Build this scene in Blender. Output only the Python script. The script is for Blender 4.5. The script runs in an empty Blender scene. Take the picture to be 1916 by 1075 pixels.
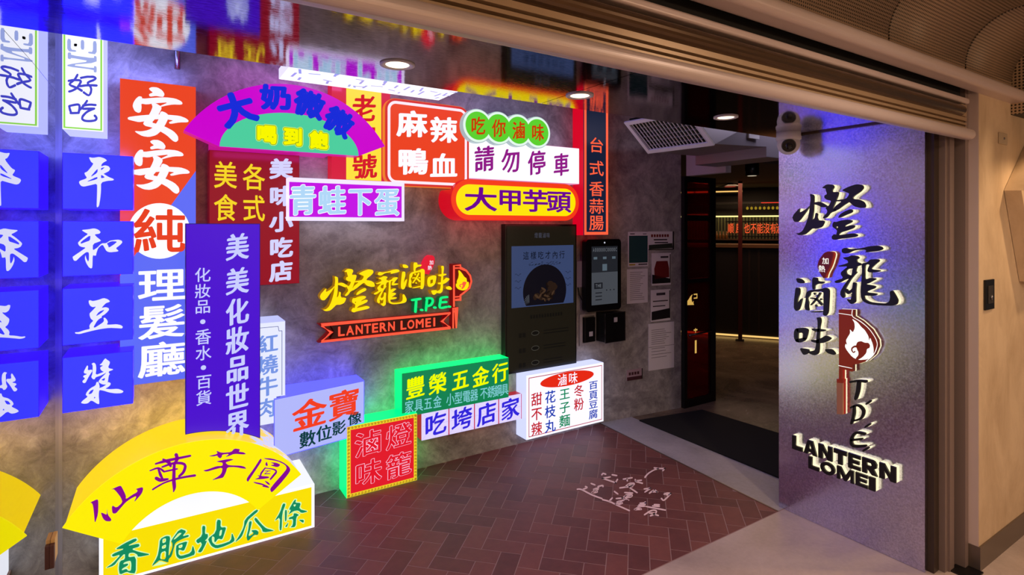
import bpy, bmesh, math, random
from mathutils import Vector, Matrix, geometry
random.seed(7)
SC = bpy.context.scene
AMB = 0.06
COL = SC.collection
# ---------------------------------------------------------------- camera, world, exposure
cam_d = bpy.data.cameras.new('camera')
cam = bpy.data.objects.new('camera', cam_d)
COL.objects.link(cam)
cam.location = (0, 0, 1.65)
cam.rotation_euler = (math.radians(90), 0, math.radians(-32.35))
cam_d.sensor_width = 36
cam_d.lens = 1040 / 1916 * 36
cam_d.shift_y = -113.5 / 1916
cam_d.clip_start = 0.02
SC.camera = cam
SC.view_settings.view_transform = 'Standard'
SC.view_settings.look = 'None'
SC.view_settings.gamma = 1
SC.view_settings.exposure = 0.0
SC.view_settings.use_curve_mapping = False
SC.cycles.max_bounces = 8
SC.cycles.glossy_bounces = 5
SC.cycles.sample_clamp_indirect = 6
world = bpy.data.worlds.new('world')
SC.world = world
world.use_nodes = True
world.node_tree.nodes['Background'].inputs[0].default_value = (1.0, 0.80, 0.74, 1)
world.node_tree.nodes['Background'].inputs[1].default_value = AMB

CORR, CFILL, VEST, ROOM, ENTRY, DOWN, FAN, SPILL = 52, 32, 12, 17, 5.0, 2.5, 1.4, 0.26

def lamp(kind, name, loc, energy, color, size=0.1, rot=(0, 0, 0), **kw):
    d = bpy.data.lights.new(name, kind)
    d.energy = energy
    d.color = color
    if kind == 'AREA':
        d.shape = 'RECTANGLE'
        d.size = size
        d.size_y = kw.get('size_y', size)
    else:
        d.shadow_soft_size = size
    if kind == 'SPOT':
        d.spot_size = math.radians(kw.get('angle', 110))
        d.spot_blend = 0.6
    o = bpy.data.objects.new(name, d)
    COL.objects.link(o)
    o.location = loc
    o.rotation_euler = rot
    return o

# corridor downlights (warm) and fill lamps added for the cove, vestibule and entry
for x, y in [(0.4, -0.6), (2.1, 0.05), (1.2, -1.7), (3.2, -1.5)]:
    lamp('SPOT', 'corridor_downlight_lamp', (x, y, 2.54), CORR, (1.0, 0.73, 0.52), 0.05, angle=165)
lamp('SPOT', 'corridor_downlight_lamp', (4.05, 0.5, 2.56), CORR * 1.1, (1.0, 0.64, 0.34), 0.05, angle=130)
for x in (0.8, 3.6):
    lamp('POINT', 'corridor_fill_lamp', (x, -1.9, 2.1), CFILL, (1.0, 0.72, 0.48), 0.12)  # unseen lamps added to brighten the cove and corridor ceiling
lamp('AREA', 'vestibule_fill_lamp', (1.45, 2.75, 2.86), VEST, (0.50, 0.38, 1.0), 1.6, size_y=0.5)  # unseen violet fill, added to turn the wall mauve
lamp('AREA', 'room_lamp', (7.0, 4.9, 2.28), ROOM, (1.0, 0.62, 0.36), 1.2, size_y=0.8)
lamp('AREA', 'entry_fill_lamp', (3.85, 2.2, 2.68), ENTRY, (0.9, 0.8, 1.0), 0.4)  # unseen fill, added to lift the threshold and paper wall

# ---------------------------------------------------------------- materials
def lin(c):
    return tuple(((v / 255) / 12.92 if v / 255 <= 0.04045 else ((v / 255 + 0.055) / 1.055) ** 2.4) for v in c)

MATS = {}
def pbr(name, rgb, rough=0.5, metal=0.0, spec=0.5):
    if name in MATS:
        return MATS[name]
    m = bpy.data.materials.new(name)
    m.use_nodes = True
    b = m.node_tree.nodes['Principled BSDF']
    b.inputs['Base Color'].default_value = (*lin(rgb), 1)
    b.inputs['Roughness'].default_value = rough
    b.inputs['Metallic'].default_value = metal
    b.inputs['Specular IOR Level'].default_value = spec
    MATS[name] = m
    return m

def glow(name, rgb, strength=1.0, rough=0.35, k=1.0):
    """acrylic lit from inside; k drives the channels that the photograph clips"""
    if name in MATS:
        return MATS[name]
    m = pbr(name, (12, 12, 12), rough, 0, 0.3)
    b = m.node_tree.nodes['Principled BSDF']
    e = [v * strength * (k if c >= 236 else 1.0) for v, c in zip(lin(rgb), rgb)]
    b.inputs['Emission Color'].default_value = (*[v / k for v in e], 1)
    b.inputs['Emission Strength'].default_value = k
    return m

class N:
    """small node-graph helper"""
    def __init__(s, m):
        s.t = m.node_tree
        s.b = s.t.nodes['Principled BSDF']
    def n(s, typ, **kw):
        x = s.t.nodes.new(typ)
        for k, v in kw.items():
            setattr(x, k, v)
        return x
    def l(s, a, b):
        s.t.links.new(a, b)
    def coords(s, scale=(1, 1, 1), uv=False):
        c = s.n('ShaderNodeTexCoord')
        mp = s.n('ShaderNodeMapping')
        mp.inputs['Scale'].default_value = scale
        s.l(c.outputs['UV' if uv else 'Object'], mp.inputs['Vector'])
        return mp.outputs['Vector']
    def noise(s, vec, scale, detail=4, rough=0.6, dist=0.0):
        x = s.n('ShaderNodeTexNoise')
        x.inputs['Scale'].default_value = scale
        x.inputs['Detail'].default_value = detail
        x.inputs['Roughness'].default_value = rough
        x.inputs['Distortion'].default_value = dist
        s.l(vec, x.inputs['Vector'])
        return x.outputs['Fac']
    def ramp(s, fac, stops):
        x = s.n('ShaderNodeValToRGB')
        e = x.color_ramp.elements
        while len(e) < len(stops):
            e.new(0.5)
        for i, (p, c) in enumerate(stops):
            e[i].position = p
            e[i].color = (*c, 1) if len(c) == 3 else c
        s.l(fac, x.inputs['Fac'])
        return x.outputs['Color']
    def bump(s, h, strength, dist=0.01):
        x = s.n('ShaderNodeBump')
        x.inputs['Strength'].default_value = strength
        x.inputs['Distance'].default_value = dist
        s.l(h, x.inputs['Height'])
        s.l(x.outputs['Normal'], s.b.inputs['Normal'])
    def math(s, op, a, b=None, c=None):
        x = s.n('ShaderNodeMath', operation=op)
        for i, v in enumerate((a, b, c)):
            if v is None:
                continue
            if isinstance(v, (int, float)):
                x.inputs[i].default_value = v
            else:
                s.l(v, x.inputs[i])
        return x.outputs[0]

def concrete():
    m = pbr('concrete_plaster', (120, 116, 118), 0.5)
    g = N(m)
    v = g.coords()
    a = g.noise(v, 2.6, 8, 0.68, 1.2)
    b = g.noise(v, 15, 10, 0.78, 0.9)
    f = g.math('ADD', g.math('MULTIPLY', a, 0.6), g.math('MULTIPLY', b, 0.4))
    g.l(g.ramp(f, [(0.38, (0.17, 0.158, 0.168)), (0.5, (0.34, 0.322, 0.335)), (0.60, (0.52, 0.50, 0.512))]), g.b.inputs['Base Color'])
    g.l(g.ramp(b, [(0.3, (0.42,) * 3), (0.7, (0.6,) * 3)]), g.b.inputs['Roughness'])
    g.bump(b, 0.25, 0.01)
    return m
def steel(name, rgb, r0, r1, speck, bump, stretch=(1, 1, 1)):
    m = pbr(name, rgb, r0, 1.0)
    g = N(m)
    v = g.coords(stretch)
    a = g.noise(v, speck, 3, 0.7)
    big = g.noise(v, 1.6, 3, 0.5)
    g.l(g.ramp(a, [(0.3, (r0,) * 3), (0.7, (r1,) * 3)]), g.b.inputs['Roughness'])
    lo = tuple(c * 0.74 for c in lin(rgb))
    hi = tuple(min(1, c * 1.18) for c in lin(rgb))
    f = g.math('ADD', g.math('MULTIPLY', a, 0.75), g.math('MULTIPLY', big, 0.25))
    g.l(g.ramp(f, [(0.36, lo), (0.64, hi)]), g.b.inputs['Base Color'])
    g.bump(a, bump, 0.002)
    return m
def floor_mat(name, c0, c1, rough=0.35):
    m = pbr(name, c0, rough)
    g = N(m)
    v = g.coords()
    a = g.noise(v, 1.8, 7, 0.65, 0.6)
    b = g.noise(v, 40, 3, 0.6)
    f = g.math('ADD', g.math('MULTIPLY', a, 0.8), g.math('MULTIPLY', b, 0.2))
    g.l(g.ramp(f, [(0.36, lin(c0)), (0.64, lin(c1))]), g.b.inputs['Base Color'])
    g.l(g.ramp(a, [(0.3, (rough * 0.8,) * 3), (0.7, (rough * 1.3,) * 3)]), g.b.inputs['Roughness'])
    g.bump(b, 0.08, 0.004)
    return m
def brick_mat():
    m = pbr('brick_tile', (112, 66, 62), 0.5)
    g = N(m)
    geo = g.n('ShaderNodeNewGeometry')
    v = g.coords()
    a = g.noise(v, 14, 6, 0.65)
    f = g.math('ADD', g.math('MULTIPLY', geo.outputs['Random Per Island'], 0.45), g.math('MULTIPLY', a, 0.55))
    g.l(g.ramp(f, [(0.2, lin((94, 54, 54))), (0.5, lin((114, 66, 64))), (0.8, lin((130, 78, 72)))]), g.b.inputs['Base Color'])
    g.bump(a, 0.15, 0.004)
    return m
def perforated(name, rgb, pitch):
    """sheet with rows of round holes; UV is in metres"""
    m = pbr(name, rgb, 0.5)
    g = N(m)
    c = g.n('ShaderNodeTexCoord')
    sx = g.n('ShaderNodeSeparateXYZ')
    g.l(c.outputs['UV'], sx.inputs[0])
    fx = g.math('SUBTRACT', g.math('FRACT', g.math('DIVIDE', sx.outputs[0], pitch)), 0.5)
    fy = g.math('SUBTRACT', g.math('FRACT', g.math('DIVIDE', sx.outputs[1], pitch)), 0.5)
    d = g.math('SQRT', g.math('ADD', g.math('MULTIPLY', fx, fx), g.math('MULTIPLY', fy, fy)))
    g.l(g.ramp(d, [(0.27, (0.012, 0.009, 0.007)), (0.33, lin(rgb))]), g.b.inputs['Base Color'])
    return m
def plaster_wall():
    m = pbr('cream_wall_paint', (205, 190, 172), 0.6)
    g = N(m)
    v = g.coords((1, 1, 0.5))
    a = g.noise(v, 5, 6, 0.65, 0.4)
    g.l(g.ramp(a, [(0.3, lin((182, 158, 128))), (0.6, lin((208, 186, 156)))]), g.b.inputs['Base Color'])
    return m
def fan_side():
    m = glow('fan_rim_acrylic', (255, 214, 0), 0.85)
    g = N(m)
    c = g.n('ShaderNodeTexCoord')
    sx = g.n('ShaderNodeSeparateXYZ')
    g.l(c.outputs['Object'], sx.inputs[0])
    nz = g.noise(c.outputs['Object'], 11, 4, 0.6)
    # right-hand third of the rim is white with yellow blotches
    right = g.ramp(g.math('MULTIPLY', g.math('SUBTRACT', sx.outputs[0], 0.40), 60), [(0.0, (0, 0, 0)), (1.0, (1, 1, 1))])
    blot = g.ramp(nz, [(0.49, lin((212, 212, 242))), (0.53, (1.0, 0.67, 0.01))])
    mx = g.n('ShaderNodeMix', data_type='RGBA')
    g.l(right, mx.inputs['Factor'])
    mx.inputs['A'].default_value = (1.0, 0.67, 0, 1)
    g.l(blot, mx.inputs['B'])
    g.l(mx.outputs['Result'], g.b.inputs['Emission Color'])
    return m
CONC = concrete()
SOFFIT = steel('brushed_steel_soffit', (196, 194, 202), 0.03, 0.085, 120, 0.03, (0.35, 1.0, 1.0))
PANEL = steel('galvanized_steel', (208, 206, 228), 0.17, 0.27, 110, 0.05)
MIRROR = pbr('mirror_steel', (214, 216, 224), 0.0, 1.0)
TRIMST = pbr('trim_steel', (140, 140, 148), 0.25, 1.0)
BRICK = brick_mat()
GROUT = pbr('grout', (158, 130, 126), 0.8)
BEIGE = floor_mat('corridor_screed', (166, 150, 144), (194, 178, 172), 0.38)
GREYC = floor_mat('threshold_concrete', (150, 146, 150), (184, 178, 182), 0.45)
TAN = floor_mat('polished_room_floor', (96, 80, 66), (140, 118, 98), 0.22)
MATBLK = pbr('mat_rubber', (13, 11, 13), 0.95)
BLACK = pbr('black_paint', (10, 10, 12), 0.35)
DARK = pbr('dark_void', (7, 6, 6), 0.7)
CREAM = plaster_wall()
BROWN = pbr('dark_brown_metal', (96, 76, 58), 0.22, 0.6)
TANMET = pbr('tan_metal', (178, 152, 122), 0.4, 0.35)
GREYMET = pbr('grey_lilac_metal', (206, 190, 188), 0.35, 0.2)
JAMB = pbr('jamb_metal', (128, 112, 108), 0.45, 0.2)
JAMBD = pbr('jamb_dark', (66, 54, 46), 0.35, 0.4)
PLINTH = pbr('plinth_steel', (120, 108, 98), 0.35, 0.7)
WHITEP = pbr('white_painted_metal', (214, 212, 222), 0.45)
PAPER = pbr('paper', (236, 232, 240), 0.8)
INK = pbr('ink', (60, 54, 64), 0.8)
PERF = perforated('perforated_ceiling_panel', (150, 126, 104), 0.0125)
PERFB = perforated('perforated_bulkhead_panel', (186, 160, 130), 0.016)

# ---------------------------------------------------------------- mesh helpers
def link(name, bm, mat, parent=None, smooth=False, recalc=True):
    if recalc:
        bmesh.ops.recalc_face_normals(bm, faces=bm.faces)
    me = bpy.data.meshes.new(name)
    bm.to_mesh(me)
    bm.free()
    me.materials.append(mat)
    if smooth:
        for p in me.polygons:
            p.use_smooth = True
    o = bpy.data.objects.new(name, me)
    COL.objects.link(o)
    if parent is not None:
        o.parent = parent
        if parent.type == 'EMPTY':      # meshes keep world coordinates
            o.matrix_parent_inverse = Matrix.Translation(-Vector(parent.location))
    return o

def tag(o, label=None, cat=None, group=None, kind=None):
    for k, v in (('label', label), ('category', cat), ('group', group), ('kind', kind)):
        if v:
            o[k] = v
    return o

def thing(name, label, cat, loc, group=None):
    o = bpy.data.objects.new(name, None)
    COL.objects.link(o)
    o.location = loc
    o.empty_display_size = 0.05
    return tag(o, label, cat, group)

def put(plane, a, b, c):
    if plane == 'Y':
        return (a, c, b)
    if plane == 'X':
        return (c, -a, b)
    return (a, b, c)

def add_prism(bm, loops, plane, c0, c1):
    """closed solid from an outline (with holes) between two planes"""
    if not isinstance(loops[0][0], (tuple, list)):
        loops = [loops]
    flat = [p for l in loops for p in l]
    tris = geometry.tessellate_polygon([[Vector((p[0], p[1], 0)) for p in l] for l in loops])
    A = [bm.verts.new(put(plane, p[0], p[1], c0)) for p in flat]
    B = [bm.verts.new(put(plane, p[0], p[1], c1)) for p in flat]
    for t in tris:
        if len(set(t)) == 3:
            try:
                bm.faces.new([A[i] for i in t])
                bm.faces.new([B[i] for i in t][::-1])
            except ValueError:
                pass
    k = 0
    for l in loops:
        n = len(l)
        for i in range(n):
            j = (i + 1) % n
            try:
                bm.faces.new([A[k + i], A[k + j], B[k + j], B[k + i]])
            except ValueError:
                pass
        k += n

def add_flat(bm, loops, plane, c):
    if not isinstance(loops[0][0], (tuple, list)):
        loops = [loops]
    flat = [p for l in loops for p in l]
    tris = geometry.tessellate_polygon([[Vector((p[0], p[1], 0)) for p in l] for l in loops])
    A = [bm.verts.new(put(plane, p[0], p[1], c)) for p in flat]
    for t in tris:
        if len(set(t)) == 3:
            try:
                bm.faces.new([A[i] for i in t])
            except ValueError:
                pass

def add_box(bm, x0, x1, y0, y1, z0, z1):
    v = [bm.verts.new(p) for p in ((x0, y0, z0), (x1, y0, z0), (x1, y1, z0), (x0, y1, z0), (x0, y0, z1), (x1, y0, z1), (x1, y1, z1), (x0, y1, z1))]
    for f in ((0, 3, 2, 1), (4, 5, 6, 7), (0, 1, 5, 4), (1, 2, 6, 5), (2, 3, 7, 6), (3, 0, 4, 7)):
        bm.faces.new([v[i] for i in f])

def box(name, mat, parent, x0, x1, y0, y1, z0, z1, bevel=0.0):
    bm = bmesh.new()
    add_box(bm, x0, x1, y0, y1, z0, z1)
    if bevel:
        bmesh.ops.bevel(bm, geom=bm.edges[:], offset=bevel, segments=2, affect='EDGES', profile=0.6)
    return link(name, bm, mat, parent)

def prism(name, mat, parent, loops, plane, c0, c1, bevel=0.0):
    bm = bmesh.new()
    add_prism(bm, loops, plane, c0, c1)
    return link(name, bm, mat, parent)

def add_tube(bm, pts, r, seg=8, closed=False):
    n = len(pts)
    P = [Vector(p) for p in pts]
    rings = []
    for i in range(n):
        a = P[(i - 1) % n] if (closed or i > 0) else P[i]
        b = P[(i + 1) % n] if (closed or i < n - 1) else P[i]
        d = (b - a).normalized()
        up = Vector((0, 1, 0)) if abs(d.y) < 0.8 else Vector((0, 0, 1))
        s = d.cross(up).normalized()
        u = s.cross(d).normalized()
        # mitre
        k = 1.0
        if closed or 0 < i < n - 1:
            d1 = (P[i] - P[(i - 1) % n]).normalized()
            c = max(0.35, abs(d1.dot(d)))
            k = 1 / c
        rings.append([bm.verts.new(P[i] + s * math.cos(2 * math.pi * j / seg) * r * k + u * math.sin(2 * math.pi * j / seg) * r) for j in range(seg)])
    m = n if closed else n - 1
    for i in range(m):
        A, B = rings[i], rings[(i + 1) % n]
        for j in range(seg):
            bm.faces.new([A[j], A[(j + 1) % seg], B[(j + 1) % seg], B[j]])
    if not closed:
        bm.faces.new(rings[0][::-1])
        bm.faces.new(rings[-1])

def tube(name, mat, parent, pts, r, seg=8, closed=False):
    bm = bmesh.new()
    add_tube(bm, pts, r, seg, closed)
    return link(name, bm, mat, parent, True)

def lathe(name, mat, parent, center, prof, seg=32, axis='Z'):
    bm = bmesh.new()
    rings = []
    for r, h in prof:
        ring = []
        for j in range(seg):
            a = 2 * math.pi * j / seg
            if axis == 'Z':
                p = (r * math.cos(a), r * math.sin(a), h)
            elif axis == 'Y':
                p = (r * math.cos(a), h, r * math.sin(a))
            else:
                p = (h, r * math.cos(a), r * math.sin(a))
            ring.append(bm.verts.new(Vector(center) + Vector(p)))
        rings.append(ring)
    for A, B in zip(rings, rings[1:]):
        for j in range(seg):
            bm.faces.new([A[j], A[(j + 1) % seg], B[(j + 1) % seg], B[j]])
    bm.faces.new(rings[0][::-1])
    bm.faces.new(rings[-1])
    return link(name, bm, mat, parent, True)

def rect(a0, a1, b0, b1):
    return [(a0, b0), (a1, b0), (a1, b1), (a0, b1)]
def rrect(a0, a1, b0, b1, r, n=8):
    out = []
    for cx, cy, s in ((a1 - r, b0 + r, -90), (a1 - r, b1 - r, 0), (a0 + r, b1 - r, 90), (a0 + r, b0 + r, 180)):
        for i in range(n + 1):
            t = math.radians(s + 90 * i / n)
            out.append((cx + r * math.cos(t), cy + r * math.sin(t)))
    return out
def ellipse(cx, cy, rx, ry, n=40):
    return [(cx + rx * math.cos(2 * math.pi * i / n), cy + ry * math.sin(2 * math.pi * i / n)) for i in range(n)]
def sector(cx, cy, r0, r1, a0, a1, n=40):
    out = [(cx + r1 * math.cos(math.radians(a0 + (a1 - a0) * i / n)), cy + r1 * math.sin(math.radians(a0 + (a1 - a0) * i / n))) for i in range(n + 1)]
    inn = [(cx + r0 * math.cos(math.radians(a0 + (a1 - a0) * i / n)), cy + r0 * math.sin(math.radians(a0 + (a1 - a0) * i / n))) for i in range(n + 1)]
    return out + inn[::-1]
def offs(loop, d):
    """grow / shrink a simple outline"""
    n = len(loop)
    area = sum(loop[i][0] * loop[(i + 1) % n][1] - loop[(i + 1) % n][0] * loop[i][1] for i in range(n))
    sg = 1 if area > 0 else -1
    out = []
    for i in range(n):
        p, a, b = loop[i], loop[i - 1], loop[(i + 1) % n]
        e1 = Vector((p[0] - a[0], p[1] - a[1]))
        e2 = Vector((b[0] - p[0], b[1] - p[1]))
        if e1.length < 1e-9 or e2.length < 1e-9:
            out.append(p)
            continue
        e1.normalize()
        e2.normalize()
        n1 = Vector((e1.y, -e1.x)) * sg
        n2 = Vector((e2.y, -e2.x)) * sg
        k = max(0.45, 1 + n1.dot(n2))
        q = (n1 + n2) / k
        out.append((p[0] + q.x * d, p[1] + q.y * d))
    return out
def chaikin(loop, k=0.2):
    out = []
    n = len(loop)
    for i in range(n):
        a, b = loop[i], loop[(i + 1) % n]
        out.append((a[0] + (b[0] - a[0]) * k, a[1] + (b[1] - a[1]) * k))
        out.append((a[0] + (b[0] - a[0]) * (1 - k), a[1] + (b[1] - a[1]) * (1 - k)))
    return out

# ---- type: built-in face, thickened with an elliptical nib so it reads as brush or as heavy gothic
_tc = {}
def glyph_mesh(ch):
    if ch not in _tc:
        c = bpy.data.curves.new('t', 'FONT')
        c.body = ch
        c.resolution_u = 3
        o = bpy.data.objects.new('t', c)
        COL.objects.link(o)
        dg = bpy.context.evaluated_depsgraph_get()
        dg.update()
        me = bpy.data.meshes.new_from_object(o.evaluated_get(dg))
        vs = [(v.co.x, v.co.y) for v in me.vertices]
        fs = [tuple(p.vertices) for p in me.polygons]
        bpy.data.objects.remove(o)
        bpy.data.curves.remove(c)
        bpy.data.meshes.remove(me)
        _tc[ch] = (vs, fs)
    return _tc[ch]

def add_char(bm, ch, plane, c, cx, cy, w, h, nib=(0, 0, 0), shear=0.0, rot=0.0, latin=False, slant=0.0):
    vs, fs = glyph_mesh(ch)
    if not vs:
        return
    if latin:
        x0 = min(v[0] for v in vs); x1 = max(v[0] for v in vs); y0 = min(v[1] for v in vs); y1 = max(v[1] for v in vs)
    else:
        x0, x1, y0, y1 = 0.03, 0.97, -0.085, 0.845
    ux, uy = (x0 + x1) / 2, (y0 + y1) / 2
    sx, sy = w / (x1 - x0), h / (y1 - y0)
    na, nb, nt = nib
    offsl = [(0, 0)]
    if na or nb:
        k = 10
        offsl = [(na * math.cos(2 * math.pi * i / k), nb * math.sin(2 * math.pi * i / k)) for i in range(k)]
        ct, st = math.cos(math.radians(nt)), math.sin(math.radians(nt))
        offsl = [(p * ct - q * st, p * st + q * ct) for p, q in offsl]
    cr, sr = math.cos(math.radians(rot)), math.sin(math.radians(rot))
    for ox, oy in offsl:
        V = []
        for x, y in vs:
            a, b = (x + ox - ux) * sx, (y + oy - uy) * sy
            b += a * shear
            a += b * slant
            a, b = a * cr - b * sr, a * sr + b * cr
            V.append(bm.verts.new(put(plane, cx + a, cy + b, c)))
        for f in fs:
            try:
                bm.faces.new([V[i] for i in f])
            except ValueError:
                pass

def text(name, mat, parent, plane, c, chars, nib=(0, 0, 0), shear=0.0, latin=False, slant=0.0):
    """chars: (character, centre a, centre b, width, height[, rotation])"""
    bm = bmesh.new()
    for t in chars:
        add_char(bm, t[0], plane, c, t[1], t[2], t[3], t[4], nib, shear, t[5] if len(t) > 5 else 0, latin, slant)
    return link(name, bm, mat, parent, recalc=False)

def row(s, a0, a1, b, w, h):
    n = len(s)
    return [(ch, a0 + (a1 - a0) * (i + 0.5) / n, b, w, h) for i, ch in enumerate(s)]
def column(s, a, b0, b1, w, h):
    n = len(s)
    return [(ch, a, b0 + (b1 - b0) * (i + 0.5) / n, w, h) for i, ch in enumerate(s)]

def traced(key, smooth=True, grow=0.0, move=None):
    out = []
    for poly in GLYPHS[key]:
        loops = []
        for i, l in enumerate(poly):
            q = [(a / 1000, b / 1000) for a, b in l]
            if move:
                q = [move(*p) for p in q]
            if grow:
                q = offs(q, grow if i == 0 else -grow)
            if smooth:
                q = chaikin(q)
            loops.append(q)
        out.append(loops)
    return out
def brush(name, mat, parent, plane, c, keys, c1=None, grow=0.0, move=None, smooth=True):
    bm = bmesh.new()
    for k in ([keys] if isinstance(keys, str) else keys):
        for loops in traced(k, smooth, grow, move):
            if c1 is None:
                add_flat(bm, loops, plane, c)
            else:
                add_prism(bm, loops, plane, c, c1)
    return link(name, bm, mat, parent, recalc=c1 is not None)

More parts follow.
